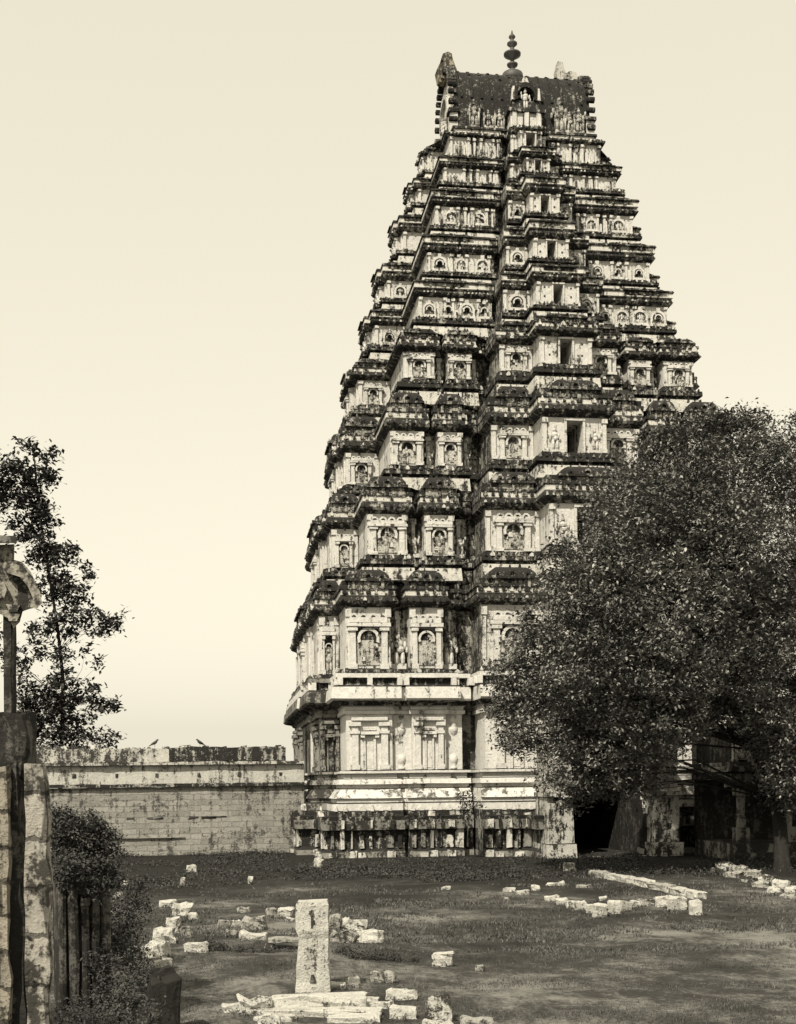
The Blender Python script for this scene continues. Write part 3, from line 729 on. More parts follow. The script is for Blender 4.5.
for xa, ln in ((-19.3, .7), (-19.9, .8), (-20.7, .5), (-22.6, .5), (-23.1, .35), (-24.2, .25)): mb.box(xa-ln/2, xa+ln/2, yf-.05, yf+.3, 2.0+random.uniform(-.03, .03), 2.09, 1, .035)
slab(mb, -32, -21.2, yf-.13, yf+.1, .95, 1.02, 0, .6, .1)
mb.build('wall_face', [M_masonry, M_hole], ew).location = (15, 8.5, 0)
mb = MB(); slab(mb, x0, x1, yf-.24, yk, 3.752, 3.93, 1, .7, .06); slab(mb, x0, x1, yf-.02, yk, 3.932, 4.95, 0, rough=.05)
x = -15.9
while x > -60: mb.box(x-.09, x+.09, yf-.07, yf+.2, 4.3, 4.5, 2, .025); x -= 2.15+random.uniform(-.2, .2)
mb.build('holed_band', [M_wband, M_dark, M_hole], ew).location = (15, 8.5, 0)
mb = MB(); slab(mb, x0, x1, yf-.3, yk+.1, 4.952, 5.12, 0, .6, .07); slab(mb, x0, -15.6, yf-.08, yk, 5.122, zt-.05, 0, .5, .1); slab(mb, -22.0, -15.7, yf-.15, yk-.05, 5.16, zt+.02, 1, .5, .1)
x = -16
while x > -60:
    s = random.uniform(.15, .4); mb.box(x-s, x+s, yf, yk-.3, zt-.12, zt+random.uniform(.02, .16), random.choice([0, 0, 1]), .05, .8); x -= random.uniform(.5, 1.2)
mb.build('coping', [M_coping, M_dark], ew).location = (15, 8.5, 0)
ew.location = (-15, -8.5, 0)
# earth bank at the wall foot is part of the turf
# two crows
def crow(px, lab, flip):
    p = at(px, 749, 74.2); u = empty('crow', (p.x, -8.6, zt+.1)); 
    tag(u, lab, 'bird', 'crows on the enclosure wall')
    mb = MB()
    s = flip
    mb.tube([(-.30*s, 0, .10), (-.18*s, 0, .17), (0, 0, .26), (.12*s, 0, .36), (.18*s, 0, .46), (.22*s, 0, .50), (.34*s, 0, .47)], [.03, .08, .13, .11, .07, .07, .012], 9)
    mb.tube([(-.2*s, 0, .15), (-.42*s, 0, .02)], [.06, .03], 6)
    u.scale = (.72,)*3
    b = mb.build('body', M_bird, u, smooth=True)
    for yy in (-.05, .05):
        l = MB(); l.tube([(.0, yy, .18), (.02*s, yy, .08), (0, yy, -.06)], [.02, .013, .015], 5); l.build('leg', M_bird, u)
crow(158, 'small dark crow perched on the wall coping farther from the tower', 1); crow(201, 'small dark crow perched on the wall coping nearer the tower', -1)

# ------------------------------------------------------------------ pillared hall right of the gateway
hall = empty('pillared_hall', (9, -19.5, 0)); tag(hall, 'dark pillared hall in tree shade right of the gateway', 'hall')
def hl(o): o.location = (-9, 19.5, 0); return o
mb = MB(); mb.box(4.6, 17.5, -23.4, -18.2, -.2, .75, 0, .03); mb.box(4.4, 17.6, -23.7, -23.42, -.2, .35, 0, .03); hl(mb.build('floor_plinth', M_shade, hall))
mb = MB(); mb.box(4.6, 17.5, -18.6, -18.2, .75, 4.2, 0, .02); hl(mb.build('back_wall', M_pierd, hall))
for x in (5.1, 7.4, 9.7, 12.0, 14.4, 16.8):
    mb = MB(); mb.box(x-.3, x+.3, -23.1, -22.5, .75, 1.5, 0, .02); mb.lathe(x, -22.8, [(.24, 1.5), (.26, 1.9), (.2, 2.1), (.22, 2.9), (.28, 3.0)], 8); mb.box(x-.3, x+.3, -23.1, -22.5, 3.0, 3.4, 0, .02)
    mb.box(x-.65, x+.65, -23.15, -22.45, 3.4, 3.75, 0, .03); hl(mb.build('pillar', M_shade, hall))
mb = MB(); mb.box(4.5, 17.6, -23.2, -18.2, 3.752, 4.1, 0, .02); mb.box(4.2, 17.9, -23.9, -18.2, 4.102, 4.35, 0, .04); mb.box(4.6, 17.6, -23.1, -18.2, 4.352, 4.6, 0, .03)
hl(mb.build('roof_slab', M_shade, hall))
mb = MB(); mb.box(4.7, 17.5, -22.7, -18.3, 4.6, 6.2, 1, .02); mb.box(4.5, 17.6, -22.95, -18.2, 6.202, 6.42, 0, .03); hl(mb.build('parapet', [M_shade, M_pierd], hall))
for x in (5.2, 6.9, 9.0, 11.1, 13.2, 15.3):
    fr = front_frame(x, -22.7, 4.62); hl(niche(hall, fr, .95, 1.5, 'big', 'parapet_niche')).data.materials[0] = M_plinth

# ------------------------------------------------------------------ rocks and blocks
def block(name, c, sx, sy, sz, rz=0, tilt=(0, 0), rough=.12, mat=None, seed=0, sub=3, rnd=.16, taper=0):
    import bmesh
    bm = bmesh.new(); bmesh.ops.create_cube(bm, size=1)
    bmesh.ops.bevel(bm, geom=bm.edges[:], offset=rnd, segments=1, affect='EDGES')
    bmesh.ops.subdivide_edges(bm, edges=bm.edges[:], cuts=sub-1, use_grid_fill=True)
    for v in bm.verts:
        q = Vector((v.co.x*sx, v.co.y*sy, v.co.z*sz))
        k = min(sx, sy, sz)
        nn = noise.noise_vector(q*1.7/max(k, .3)+Vector((seed*3.1, seed, 0)))*rough*k*2.6+noise.noise_vector(q*6/max(k, .3)+Vector((seed, 0, 0)))*rough*k*.8
        t = 1-taper*(v.co.z+.5)
        v.co = Vector((q.x*t, q.y*t, q.z+sz/2))+nn
    bmesh.ops.triangulate(bm, faces=[f for f in bm.faces if len(f.verts) > 4])
    me = bpy.data.meshes.new(name); bm.to_mesh(me); bm.free(); me.materials.append(mat or (M_rock if int(seed*7) % 3 else M_rock2))
    o = bpy.data.objects.new(name, me); C.objects.link(o); o.location = c; o.rotation_euler = (tilt[0], tilt[1], rz)
    return o
FOOT = []
def rockpx(label, x, y, wpx, hpx, dep=1.0, rz=0.0, tilt=(0, 0), name='stone_block', cat='stone', mat=None, rough=.14, group=None, lift=0.0, rnd=.09, taper=0):
    """stone whose foot shows at pixel (x,y), wpx wide and hpx tall"""
    p, d = gp(x, y); s = d/F; wm = wpx*s; hm = hpx*s*.86
    o = block(name, (p.x+FWD.x*wm*dep*.4, p.y+FWD.y*wm*dep*.4, gz(p.x, p.y)-.08+lift), wm*.97, max(wm*dep*.8, .1), hm+.08, -PHI+rz, tilt if tilt != (0, 0) else (.12*math.sin(x*1.7), .10*math.sin(y*2.3+x)), rough, mat, seed=x*.37+y, rnd=rnd, taper=taper)
    FOOT.append((p.x, p.y, wm)); return tag(o, label, cat, group)
RB = 'pale stone blocks strewn on the turf'
for a in [
    ('small pale stone lying alone at the back left of the rubble cluster', 243, 913, 12, 6, .8),
    ('curved white stone chip at the far left tip of the rubble cluster', 222, 929, 10, 10, .6, .6),
    ('short pale block between the white chip and the long slab', 235, 927, 12, 7, .9),
    ('dull square block with pale top edge in the rubble cluster', 254, 930, 22, 14, .7),
    ('rounded white stone at the front left of the rubble cluster', 231, 938, 12, 8, .8),
    ('long low white slab at the front of the rubble cluster', 252, 940, 27, 8, .4, .1),
    ('knobbly pale stone left of the two paired chunks', 271, 919, 11, 12, .8, .4),
    ('angular pale chunk just left of the post head', 285, 917, 16, 10, .8, -.3),
    ('small flat stone under the angular chunk by the post', 290, 921, 9, 4, .8),
    ('upright block half hidden behind the post head', 334, 929, 12, 16, .8),
    ('peaked white boulder resting behind the right end of the block row', 354, 931, 24, 13, .7, .3),
    ('squared block beside the post at the left end of the block row', 344, 943, 25, 12, .6, .08),
    ('squared bright block at the right end of the block row', 369, 943, 28, 13, .6, -.15),
    ('rounded white boulder alone on open grass right of the post', 443, 967, 19, 15, .9),
    ('tiny pale pebble far right of the lone boulder', 480, 971, 8, 6, .9),
    ('white wedge stone on the grass behind the slab steps', 384, 983, 25, 12, .6, -.35),
    ('lens shaped white stone in front of the wedge stone', 402, 1000, 31, 11, .5, .1),
    ('small pale stone at the right foot of the post', 338, 989, 14, 7, .8),
    ('dull grey stone leaning right of the post foot', 351, 987, 16, 11, .7, .7),
    ('broken pale block at the left end of the slab steps', 252, 1014, 30, 16, .7, .25),
    ('jagged bright stone at the lower left edge of the slab steps', 233, 1012, 20, 8, .7, .5),
    ('small stone wedged beneath the slab steps', 268, 1026, 22, 12, .8),
    ('pale block at the right end of the slab steps', 403, 1019, 28, 12, .5, -.1),
    ('rectangular stone between lens shaped stone and slab steps', 386, 1009, 18, 8, .6, -.4),
    ('flat stone at the bottom right of the trapezoid marker', 478, 1030, 34, 13, .5, .1),
    ('low cream stone at the bottom under the trapezoid marker', 438, 1034, 30, 14, .6),
    ('thin pale stone on turf before the right end of the terrace', 446, 890, 10, 4, .6),
    ('white stone lying at the left foot of the terrace', 318, 868, 9, 11, .7),
    ('small white stone at the foot of the enclosure wall', 192, 872, 9, 8, .8),
    ('upright white chip on the dark bank below the wall', 182, 886, 5, 10, .6),
    ('bent white chip on the bank right of the rubble heap', 250, 884, 5, 9, .6),
    ('bright pointed stone at the foot of the left jamb pier', 571, 871, 13, 9, .8),
    ('pale stone in the dark grass at the left bank', 124, 886, 8, 6, .7),
    ('forked pale stone at the edge of the dark shrubs', 117, 903, 10, 12, .7, .5),
]: rockpx(*a, group=RB, name='stone_block')
# the heap left: stones piled over a dark stump
for a in [
    ('topmost flat pale stone of the left rubble heap', 168, 907, 17, 7, .7), ('bright block near the top of the left rubble heap', 181, 916, 19, 14, .8),
    ('upright oval white stone on the left rubble heap', 174, 934, 14, 19, .7), ('pale round stone at the right edge of the left rubble heap', 193, 921, 10, 9, .8),
    ('narrow upright stone right of the oval one in the heap', 186, 938, 9, 13, .7), ('large white stone halfway down the left rubble heap', 163, 944, 20, 16, .8, .3),
    ('dull rounded stone under the large white one in the heap', 157, 958, 23, 16, .8), ('long white stone pointing right out of the rubble heap', 196, 952, 24, 10, .5, -.3),
]: rockpx(*a, group='stones piled in the left rubble heap')
for a in [
    ('pale forked stone lying over the dark stump top left', 150, 970, 22, 8, .5, .2, (0, 0)), ('pale rounded block over the dark stump top right', 167, 970, 11, 13, .8),
]: rockpx(*a, group='stones piled in the left rubble heap')
p, d = gp(163, 1036); o = block('stone_stump', (p.x, p.y, -.1), .42, .42, 1.18, .3, rough=.1, mat=M_pierd, seed=3); tag(o, 'dark weathered stone stump below the rubble heap at the bottom left', 'stone')
for a in [('cream stone at the bottom left beside the dark stump', 125, 1024, 16, 18, .8, .3), ('dull pale stone above the cream one at bottom left', 131, 1008, 22, 10, .7, -.2), ('small dull stone left of the rubble at the bottom left', 117, 1004, 14, 9, .8),
          ('grey stone in the shrubs right of the fluted pier', 108, 956, 14, 9, .8), ('grey slanted stone in the shrubs near the fluted pier foot', 120, 966, 16, 8, .6, .5)]:
    rockpx(*a, mat=M_rockd, group='dull stones among the left shrubs')
# slab bench in the row left of the post
p, d = gp(268, 950); s = d/F
o = empty('stone_bench', (p.x, p.y, 0)); tag(o, 'low stone bench slab with a square leg left of the post', 'stone bench')
a_ = block('slab', (.6*36*s, .15, .28), 42*s, .5, .1, -PHI, rough=.1); a_.parent = o
a_ = block('leg', (.05, .15, -.05), 10*s, .35, .34, -PHI, rough=.06, mat=M_plinth); a_.parent = o
# carved post
p, d = gp(314, 992); s = d/F
post = empty('stone_post', (p.x, p.y+.2, gz(p.x, p.y)-.03)); post.rotation_euler = (0, 0, -PHI+.05)
tag(post, 'pale square stone post with wide head standing on the slab steps', 'stone post')
prof_p = [(0, 17, 0, 15), (2, 17.5, 0, 15), (12, 17, 0, 15), (28, 16.2, .3, 14.5), (44, 15.2, .8, 14), (53, 14.6, 1.2, 14.0), (56, 14.4, 1.3, 14.2), (60, 15.6, .2, 15), (64, 16.8, -.4, 15.4), (75, 16.3, 0, 15), (89, 15.6, .2, 14.6), (92, 14.6, .2, 13.6)]
mb = MB(); K = 20
for h_, w_, o_, d_ in prof_p:
    for k in range(K):
        q_ = 4*k/K; e_ = int(q_); f_ = q_-e_; a_, b2_ = [(f_, 0), (1, f_), (1-f_, 1), (0, 1-f_)][e_]
        v = Vector((((a_*2-1)*w_+o_)*s, (b2_*2-1)*d_*s, h_*s))
        mb.v.append(tuple(v+noise.noise_vector(v*5)*.03+noise.noise_vector(v*16)*.012))
n_p = len(prof_p)
mb.f = [(j*K+k, j*K+(k+1) % K, (j+1)*K+(k+1) % K, (j+1)*K+k) for j in range(n_p-1) for k in range(K)]+[tuple((n_p-1)*K+k for k in range(K))]
mb.m = [0]*len(mb.f)
mb.build('shaft', M_rock, post)
mb = MB()
mb.box(-.02, .02, -16.6*s, -15.0*s, 66*s, 84*s, 0, .004); mb.box(.015, .05, -16.6*s, -15.2*s, 70*s, 74*s, 0, .006); mb.box(-.05, -.01, -16.6*s, -15.2*s, 80*s, 83*s, 0, .006); mb.box(-.05, .05, -16.8*s, -15.2*s, 12*s, 20*s, 0, .01, .5)
b = mb.build('incised_mark', M_rockd, post)
# slab steps
p, d = gp(322, 1010); s = d/F
st_ = empty('slab_steps', (p.x, p.y, gz(p.x, p.y))); st_.rotation_euler = (0, 0, -PHI-.03); tag(st_, 'low broken steps of long pale stone slabs in front of the post', 'stone steps')
for nme, cx, cy, w_, dp, h0, hh in (('slab', -.05, .05, 95*s, .42, .0, .17), ('slab', -.1, .55, 122*s, .62, -.12, .12), ('slab', -.05, -.32, 126*s, .32, -.12, .14), ('slab', .55, -.7, 50*s, .3, -.16, .14), ('slab', -.65, -.72, 42*s, .3, -.16, .13)):
    b = block(nme, (cx, cy, h0), w_, dp, hh+.06, random.uniform(-.02, .02), mat=M_rock, rough=.09, rnd=.06, seed=cx*9); b.parent = st_
rockpx('upright trapezoid stone marker right of the slab steps', 439, 1022, 30, 31, .5, .05, name='stone_marker', taper=.3, mat=M_plinth)
# kerb of white blocks bounding a sunken platform
KB = 'white kerb blocks round the sunken platform'
row = [(553, 901, 13, 6, 'leftmost slanting kerb block of the front row'), (563, 905, 11, 8, 'second kerb block from the left of the front row'), (572, 908, 10, 8, 'third kerb block from the left of the front row'),
       (582, 910, 11, 10, 'kerb block of the front row left of the tall dropped one'), (592, 913, 9, 10, 'darker kerb block left of the lowest dropped block'), (600, 917, 13, 15, 'lowest dropped kerb block of the front row'),
       (614, 914, 13, 15, 'tall bright kerb block right of the lowest dropped block'), (626, 911, 11, 11, 'kerb block left of the gap in the front row'), (636, 907, 10, 7, 'thin kerb block over the gap in the front row'),
       (649, 906, 18, 8, 'wide kerb block resting over the dark hollow'), (664, 907, 13, 12, 'kerb block right of the dark hollow'), (678, 910, 17, 16, 'big square kerb block next to the platform corner'), (697, 915, 11, 17, 'corner kerb post at the right end of the platform')]
for x, y, w_, h_, lb in row: rockpx(lb, x, y, w_+1.5, h_, .7, random.uniform(-.1, .1), name='kerb_block', group=KB, rough=.08, rnd=.1)
rockpx('dark loose stone perched behind the front kerb row', 604, 901, 8, 5, .8, name='stone_block')
pts = [(594, 876), (612, 879), (632, 883), (652, 888), (672, 892.5), (692, 897), (702, 899)]
names = ['farthest', 'second farthest', 'third farthest', 'fourth farthest', 'fifth farthest', 'nearest']
for i in range(6):
    (xa, ya), (xb, yb) = pts[i], pts[i+1]; A, _ = gp(xa, ya); Bq, dq = gp(xb, yb); m_ = (A+Bq)/2; v = Bq-A
    o = block('kerb_slab', (m_.x, m_.y, gz(m_.x, m_.y)-.05), v.length*.97, .42, .26, math.atan2(v.y, v.x), rough=.12, rnd=.08, seed=i)
    tag(o, names[i]+' long kerb slab of the receding platform edge', 'stone', 'long kerb slabs of the receding platform edge')
for a in [('zigzag white kerb stone at the far left of the platform', 509, 892, 13, 5, .4, -.2), ('dipped white kerb stone second from the left behind the platform', 523, 895, 15, 5, .4, .15), ('raised end of the zigzag kerb near the platform', 536, 891, 9, 6, .6),
          ('long thin pale kerb stone behind the zigzag', 556, 886, 20, 3.5, .3), ('thin pale kerb stone between zigzag and receding edge', 584, 888, 16, 4, .3), ('small white pebble below the zigzag kerb', 506, 901, 5, 4, .8)]:
    rockpx(*a, name='kerb_stone', group='thin kerb stones behind the platform')
# low rubble wall right
rw = empty('rubble_wall', tuple(gp(760, 885)[0])); tag(rw, 'low dry rubble wall running out of frame at the right', 'rubble wall')
mb_pts = [(722, 873), (736, 877), (750, 882), (764, 887), (778, 892), (793, 897), (808, 902), (824, 908)]
for i, (x, y) in enumerate(mb_pts):
    for lay in range(2):
        p, d = gp(x+lay*6-3, y); s = d/F
        b = block('course_stone', (p.x-rw.location.x, p.y-rw.location.y, lay*.22-.1-rw.location.z*0), 15*s, .6, .3, -PHI-.5+random.uniform(-.2, .2), rough=.1, seed=i*5+lay, mat=random.choice([M_rock, M_plinth, M_rock2])); b.parent = rw
# ------------------------------------------------------------------ near ruined pier with bracket, left edge
DP = 11.0
def pw(x, y, d=DP): return at(x, y, d)
pier = empty('ruined_pier', tuple(Vector((pw(25, 785).x, pw(25, 785).y, 0)))); tag(pier, 'tall ruined masonry pier with a curling bracket capital at the left edge', 'ruined pier')
def col(name, xl, xr, yt, yb, dep, mat, off=0.0, rough=.05, step=.16, ragged=0.0, seed=0):
    """upright worn column between pixel columns, built as stacked irregular courses at real depth"""
    xf = 398-(398-xr)*(DP+off+dep)/DP
    a = pw(xl, 785); b = pw(xf, 785); top = pw(xl, yt).z; bot = max(-.2, pw(xl, yb).z)
    width = (b-a).length; nz = max(4, int((top-bot)/step)); K = 16
    mb = MB(); vs = []
    for j in range(nz+1):
        z = bot+(top-bot)*j/nz
        for k in range(K):
            t = k/K; q = 4*t; s = int(q); f = q-s
            u, v = [(f, 0), (1, f), (1-f, 1), (0, 1-f)][s]
            pos = a+RGT*(u*width)+FWD*(v*dep+off); pos.z = z
            nn = noise.noise_vector(Vector((pos.x*4, pos.y*4, z*2.6+seed)))*rough+noise.noise_vector(Vector((pos.x*11, pos.y*11, z*9+seed)))*rough*.4
            if ragged: nn += RGT*(noise.noise(Vector((seed, 0, z*1.9)))*ragged)*(1 if u > .5 else .2)
            vs.append(pos+nn)
    fs = [(j*K+k, j*K+(k+1) % K, (j+1)*K+(k+1) % K, (j+1)*K+k) for j in range(nz) for k in range(K)]
    fs += [tuple(range(K))[::-1], tuple(nz*K+k for k in range(K))]
    mb.add(vs, fs)
    o = mb.build(name, mat, pier); o.location = -Vector(pier.location); return o
col('masonry_core', -60, 36, 728, 1300, .45, M_pierd, .035, .07, ragged=.1)
col('pale_pilaster', 24, 50, 762, 1300, .12, M_pier, 0, .035, ragged=.09, seed=4)
col('edge_pilaster', -40, 10, 770, 1300, .1, stone('tan_blocks', (.29, .262, .215), (.04, .037, .03), -.1, sc=3, courses=(.6, .3, .03), joint=.25), -.1, .035, ragged=.05, seed=9)
col('upper_block', -6, 33, 715, 780, .3, M_pierd, .05, .09, seed=2)
col('thin_pillar', -4, 18, 606, 735, .17, M_pierd, .25, .012, seed=5)
br = MB()
out = [(-40, 546), (14, 544), (14, 560), (22, 562), (30, 572), (36, 585), (41, 600), (38, 607), (29, 609), (22, 611), (20, 622), (14, 628), (9, 618), (-4, 612), (-40, 612)]
def bf(a, b, t):
    p = pw(a, b, DP+.22+.34*t); return tuple(p+noise.noise_vector(p*5)*.012)
br.prism(out[::-1], bf, 0)
arc = [(2, 566), (12, 563), (24, 567), (33, 577), (40, 592), (42, 603), (37, 609), (30, 607), (33, 598), (28, 586), (20, 577), (8, 573)]
br.prism(arc[::-1], lambda a, b, t: tuple(pw(a, b, DP+.1+.62*t)+noise.noise_vector(pw(a, b)*7)*.008), 0)
br.prism([(-20, 598), (4, 598), (7, 590), (4, 582), (-20, 582)][::-1], lambda a, b, t: tuple(pw(a, b, DP+.14+.1*t)), 0)
for hy in (613, 604): br.prism([(6, hy), (20, hy+1), (17, hy+8), (9, hy+8)][::-1], lambda a, b, t: tuple(pw(a, b, DP+.16+.4*t)), 0)
o = br.build('bracket', stone('bracket_stone', (.28, .265, .225), (.03, .028, .025), .12, sc=3), pier); o.location = -Vector(pier.location)
br = MB(); out = [(-50, 533), (16, 536), (17, 543), (-50, 544.5)]
br.prism(out[::-1], lambda a, b, t: tuple(pw(a, b, DP+.1+.6*t)), 0); o = br.build('abacus_slab', M_rockd, pier); o.location = -Vector(pier.location)
# fluted dark pier beyond it
p = at(84, 785, 19.5); fp = empty('fluted_pier', (p.x, p.y, 0)); tag(fp, 'dark fluted stone pier stub half smothered by a shrub at lower left', 'stone pier'); fp.rotation_euler = (0, 0, -PHI+.35)
mb = MB(); mb.box(-.42, .36, -.1, .5, 0, 2.3, 0, .03); mb.box(-.5, .44, -.25, .55, 0, .3, 0, .03)
mb.build('core', M_pierd, fp)
for k, x in enumerate((-.36, -.19, -.02, .14, .29)):
    mb = MB(); zt2 = 2.2+.3*math.sin(k*2.1); mb.tube([(x, -.12, .28), (x, -.13, 1.1), (x, -.12, zt2)], [.075, .07, .065], 8); mb.box(x-.08, x+.08, -.24, -.02, zt2, zt2+.1, 0, .02)
    mb.v = [tuple(Vector(q)+noise.noise_vector(Vector(q)*6)*.035) for q in mb.v]; mb.build('flute', M_pierd, fp)
mb = MB()
for k in range(7): 
    x = random.uniform(-.45, .35); mb.box(x-.1, x+.12, -.25, .1, 2.3+.05*k*.5, 2.42+.05*k*.5, 0, .04)
mb.build('broken_cap', M_pierd, fp)

# ------------------------------------------------------------------ foliage
def leaves(mb, c, n, spread, size, seed, flat=.7, asp=.55):
    rnd = random.Random(seed)
    V = mb.v; Fc = mb.f
    for _ in range(n):
        g1 = rnd.gauss; p = (c[0]+g1(0, spread), c[1]+g1(0, spread), c[2]+g1(0, spread*flat))
        a = rnd.uniform(0, 6.283); t = rnd.uniform(-1.1, .5); s = size*rnd.uniform(.6, 1.3)
        dx, dy, dz = math.cos(a)*math.cos(t)*s, math.sin(a)*math.cos(t)*s, math.sin(t)*s
        b2 = rnd.uniform(-.7, .7); wx, wy, wz = -math.sin(a)*s*asp*math.cos(b2), math.cos(a)*s*asp*math.cos(b2), s*asp*math.sin(b2)
        i = len(V)
        V.append((p[0]-dx*.5, p[1]-dy*.5, p[2]-dz*.5)); V.append((p[0]+wx*.5, p[1]+wy*.5, p[2]+wz*.5+.08*s)); V.append((p[0]+dx*.5, p[1]+dy*.5, p[2]+dz*.5)); V.append((p[0]-wx*.5, p[1]-wy*.5, p[2]-wz*.5+.08*s))
        Fc.append((i, i+1, i+2, i+3)); mb.m.append(0)
def inblob(rnd, c, r, lo=.35):
    while True:
        v = Vector((rnd.uniform(-1, 1), rnd.uniform(-1, 1), rnd.uniform(-1, 1)))
        if lo < v.length < 1: return c+v*r
def tree(name, label, cat, basep, trunk_r, blobs, leaf, per, spread, dens, mat, seed, stem, group=None):
    rnd = random.Random(seed); t = empty(name, basep); tag(t, label, cat, group)
    tk = MB(); cr = MB(); B0 = Vector(basep)
    P = [B0+Vector((0, 0, -.3)), B0+Vector((0, 0, .5))]+[Vector(p) for p in stem]; n = len(P)
    tk.tube(P, [trunk_r*(1.5 if i == 0 else 1.1-.85*i/(n-1)) for i in range(n)], 10)
    for i, (c, r) in enumerate(blobs):
        q0 = min(range(2, n), key=lambda q: (P[q]-c).length+(1.5*max(0, P[q].z-c.z+.3*r)))
        fk = P[max(2, q0-1)].lerp(P[q0], .6) if q0 > 2 else P[2]
        m1 = fk.lerp(c, .5)+Vector((rnd.uniform(-1, 1), rnd.uniform(-1, 1), rnd.uniform(0, 1)))*.15*(c-fk).length
        k = trunk_r*.32*min(1, r/3+.25)
        tk.tube([fk, m1, c], [k, k*.6, k*.25], 6)
        nc = max(3, int(dens*r*r))
        for q in range(nc):
            cc = inblob(rnd, c, r)
            if q % 6 == 0: tk.tube([m1.lerp(c, .8), c.lerp(cc, .5)+Vector((0, 0, .1*r)), cc], [k*.25, k*.15, k*.06], 4)
            leaves(cr, cc, max(3, int(per*rnd.uniform(.4, 1.5))), spread*rnd.uniform(.6, 1.3), leaf, rnd.random())
    tk.build('trunk', M_bark, t, origin=None).location = -B0
    cr.build('crown', mat, t).location = -B0
    return t
def bl(L_): return [(at(x, y, d), r*d/F) for x, y, r, d in L_]
# big dense tree right
big = bl([(578, 572, 40, 53), (606, 528, 28, 54), (628, 508, 40, 54), (652, 472, 36, 55), (686, 452, 38, 54), (733, 444, 38, 53), (535, 645, 30, 53), (520, 690, 26, 53), (530, 735, 24, 52), (562, 622, 42, 51),
          (568, 705, 50, 51), (560, 765, 28, 51), (612, 582, 55, 49), (610, 660, 72, 49), (610, 745, 52, 50), (655, 540, 75, 50), (665, 630, 78, 48), (655, 710, 60, 49), (700, 500, 58, 51), (728, 560, 72, 49),
          (720, 660, 62, 50), (596, 778, 22, 52), (640, 765, 34, 52), (620, 785, 22, 52), (776, 730, 34, 51), (648, 790, 14, 51), (575, 800, 12, 52), (786, 770, 26, 51), (722, 425, 20, 53), (756, 428, 18, 53), (668, 438, 16, 54), (750, 620, 70, 51), (640, 530, 40, 53), (508, 672, 20, 53), (504, 705, 20, 53), (510, 735, 14, 53), (575, 690, 50, 52), (765, 470, 40, 52), (700, 700, 32, 51), (745, 698, 32, 50), (690, 728, 12, 51)])
tree('broadleaf_tree', 'huge dense broadleaf tree covering the right half of the gateway', 'tree', tuple(gp(782, 872)[0]),   .32, big, .185, 30, .23, 50, M_leaf, 5, [at(778, 800, 54), at(740, 715, 53), at(700, 650, 52), at(690, 570, 52), at(680, 500, 53)])
big2 = bl([(800, 480, 50, 58), (840, 500, 70, 57), (790, 560, 60, 56), (820, 620, 85, 55), (790, 690, 55, 54), (840, 730, 75, 54), (795, 770, 45, 53), (806, 800, 22, 52), (800, 440, 26, 57), (880, 600, 80, 56), (900, 720, 80, 54)])
tree('broadleaf_tree', 'darker leafy tree cut off by the right edge of the frame', 'tree', tuple(gp(880, 875)[0]), .4, big2, .17, 30, .23, 36, M_leaf, 9, [at(868, 790, 55), at(855, 680, 56), at(845, 570, 57)])
# sparse tree left, beyond the wall
sp = bl([(12, 478, 24, 84), (-12, 492, 26, 84), (32, 448, 9, 84), (40, 478, 16, 84), (52, 458, 9, 84), (30, 500, 18, 84), (20, 530, 14, 84), (44, 520, 16, 84), (40, 548, 20, 84), (60, 560, 15, 84), (52, 585, 20, 84), (68, 600, 11, 84),
         (85, 572, 8, 84), (70, 548, 8, 84), (60, 622, 16, 84), (82, 618, 14, 84), (104, 620, 12, 84), (120, 618, 7, 84), (98, 632, 9, 84), (38, 632, 11, 84), (42, 650, 9, 84), (62, 660, 13, 84), (86, 648, 6, 84), (100, 664, 6, 84), (84, 592, 10, 84),
         (62, 690, 20, 84), (88, 694, 14, 84), (108, 705, 11, 84), (45, 705, 18, 84), (75, 725, 18, 84), (25, 690, 15, 84), (110, 735, 9, 84), (50, 742, 16, 84), (95, 745, 11, 84), (20, 730, 20, 84), (30, 715, 20, 84), (60, 708, 18, 84), (78, 745, 12, 84), (18, 660, 14, 84), (-20, 560, 30, 86), (-30, 640, 30, 86)])
tree('slender_tree', 'sparse tall tree silhouetted against the sky behind the left wall', 'tree', tuple(Vector((at(58, 785, 84).x, at(58, 785, 84).y, 0))), .15, sp, .38, 22, .30, 19, M_leaf2, 21, [at(62, 730, 84), at(63, 680, 84), at(58, 630, 84), at(50, 580, 84), at(42, 530, 84), at(36, 480, 84), at(34, 455, 84)])
# shrubs
def shrub(label, L_, leaf, seed, dens=26, per=26, spread=.11, mat=None, group='dark shrubs at the lower left', stems=False):
    bs = bl(L_); c = bs[0][0]; rnd = random.Random(seed)
    t = empty('shrub', (c.x, c.y, 0)); tag(t, label, 'shrub', group); cr = MB(); tk = MB()
    for c, r in bs:
        for q in range(max(4, int(dens*r*r*22))): leaves(cr, inblob(rnd, c, r, .2), per, spread, leaf, rnd.random())
    cr.build('foliage', mat or M_shrub, t).location = (-t.location.x, -t.location.y, 0)
shrub('dense dark shrub smothering the top of the fluted pier', [(80, 832, 24, 20.5), (62, 828, 16, 20.5), (98, 838, 18, 20.5), (108, 856, 12, 20.5), (60, 850, 12, 20.3), (84, 858, 17, 20.6), (70, 866, 13, 19.0), (90, 868, 13, 19.0), (104, 872, 11, 19.2), (112, 880, 10, 19.2), (66, 880, 8, 18.8), (80, 886, 7, 18.8), (96, 884, 8, 18.8), (58, 814, 7, 20.5), (112, 838, 6, 20.5), (120, 852, 5, 20.5), (70, 870, 10, 18.6), (100, 893, 8, 18.9)], .06, 1, 30, 34, .07)
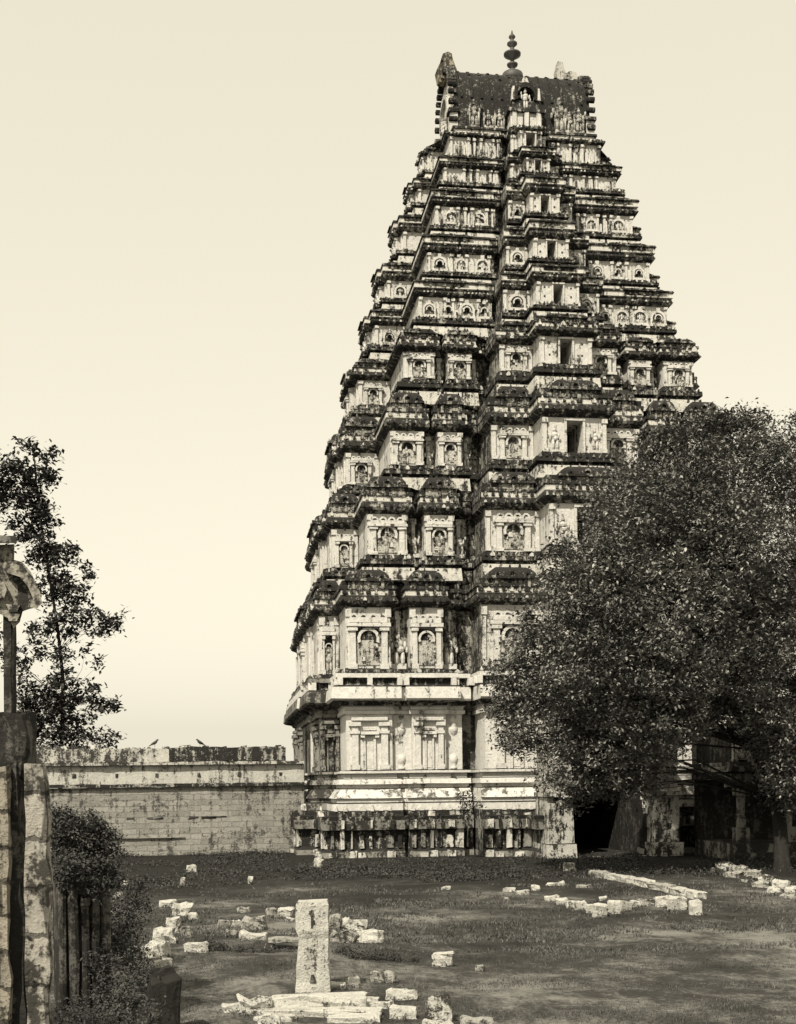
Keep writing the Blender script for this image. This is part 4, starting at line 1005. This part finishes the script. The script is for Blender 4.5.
shrub('dark shrub on the ground right of the fluted pier', [(125, 925, 22, 24), (136, 908, 14, 25), (118, 950, 20, 22), (128, 948, 16, 22.5), (112, 905, 12, 24), (135, 970, 16, 21), (112, 935, 20, 20), (104, 965, 16, 19.2), (128, 895, 14, 25), (142, 885, 10, 26)], .07, 2, 16, 22, .09)
shrub('dark weedy shrub around the stump at the bottom left', [(138, 985, 20, 19), (112, 985, 18, 18.6), (145, 975, 14, 19), (150, 1010, 12, 17.5), (98, 1020, 20, 17), (85, 1015, 20, 16.5), (65, 1020, 18, 16), (128, 1000, 18, 17.6), (125, 1030, 18, 17)], .055, 3, 18, 20, .08)
shrub('low dark weeds in front of the stone bench', [(272, 958, 11, 27.2), (256, 957, 11, 27.3), (240, 956, 11, 27.3), (288, 957, 10, 27.2)], .05, 4, 40, 24, .06, group='low weeds near the post')
shrub('low dark weeds right of the post under the block row', [(342, 957, 12, 27), (358, 960, 12, 26.6), (376, 961, 10, 26.6), (394, 962, 8, 26.6), (412, 962, 6, 26.6)], .05, 5, 40, 24, .06, group='low weeds near the post')
shrub('low dark weeds left of the rubble cluster', [(215, 952, 12, 27.3), (204, 948, 11, 27.5), (224, 952, 9, 27.5)], .05, 6, 40, 24, .06, group='low weeds near the post')
shrub('small plant growing on the terrace mouldings', [(468, 798, 8, 63), (474, 806, 7, 63), (466, 814, 7, 63)], .16, 7, 3, 20, .14, group='plants rooted in the tower')
shrub('wide low weeds along the terrace top below the mouldings', [(408, 818, 7, 63), (424, 820, 5, 63), (440, 819, 5, 63)], .16, 8, 3, 16, .14, group='plants rooted in the tower')

# ------------------------------------------------------------------ grass (nobody could count it)
gr = MB(); rnd = random.Random(77)
cnt = 0
while cnt < 7500:
    v = rnd.uniform(0, 1); d = 15+(v**1.4)*46; u = rnd.uniform(-.36, .36)
    p0 = CAM+FWD*d+RGT*(u*d)
    k = noise.noise(Vector((p0.x*.3, p0.y*.5, 1)))+.6*noise.noise(Vector((p0.x*1.1, p0.y*1.6, 4)))
    if k < rnd.uniform(-.35, .55): continue
    if rnd.random() < (p0.y+44)/12: continue
    cnt += 1; sp_ = rnd.uniform(.06, .3); hh = rnd.uniform(.02, .06)*(1+.5*k)*(1.0 if d < 30 else 1.5)
    for _ in range(rnd.randint(9, 20)):
        px_, py_ = p0.x+rnd.gauss(0, sp_), p0.y+rnd.gauss(0, sp_*.7)
        z = gz(px_, py_); hgt = hh*rnd.uniform(.4, 1.3); a = rnd.uniform(0, 6.283); w2 = .009 if d < 28 else .022
        lx, ly = rnd.gauss(0, .6)*hgt, rnd.gauss(0, .6)*hgt
        i = len(gr.v)
        gr.v.append((px_-w2*math.cos(a), py_-w2*math.sin(a), z-.02)); gr.v.append((px_+w2*math.cos(a), py_+w2*math.sin(a), z-.02)); gr.v.append((px_+lx, py_+ly, z+hgt))
        gr.f.append((i, i+1, i+2)); gr.m.append(0)
wd_ = MB()
for _ in range(6500):
    y = rnd.uniform(-33, -9.2) if rnd.random() < .75 else rnd.uniform(-11, -9.1); x = rnd.uniform(-48, 16)
    if y > -19 and x > -16: 
        y = rnd.uniform(-33, -19)
    if noise.noise(Vector((x*.25, y*.3, 9))) < rnd.uniform(-.3, .35): continue
    leaves(wd_, (x, y, gz(x, y)+.06), rnd.randint(10, 34), rnd.uniform(.10, .30), .10, rnd.random(), .35)
for fx, fy, fw in FOOT:
    for _ in range(6):
        x = fx+rnd.uniform(-.65, .65)*fw; y = fy-rnd.uniform(.0, .35)*fw-.02
        leaves(wd_, (x, y, gz(x, y)+.03), rnd.randint(5, 12), .06, .05, rnd.random(), .4)
tag(wd_.build('weeds', M_shrub), 'low dark weeds along the foot of the wall and tower', 'weeds', kind='stuff')
tag(gr.build('grass', M_grass), 'short rough grass tufts over the courtyard', 'grass', kind='stuff')
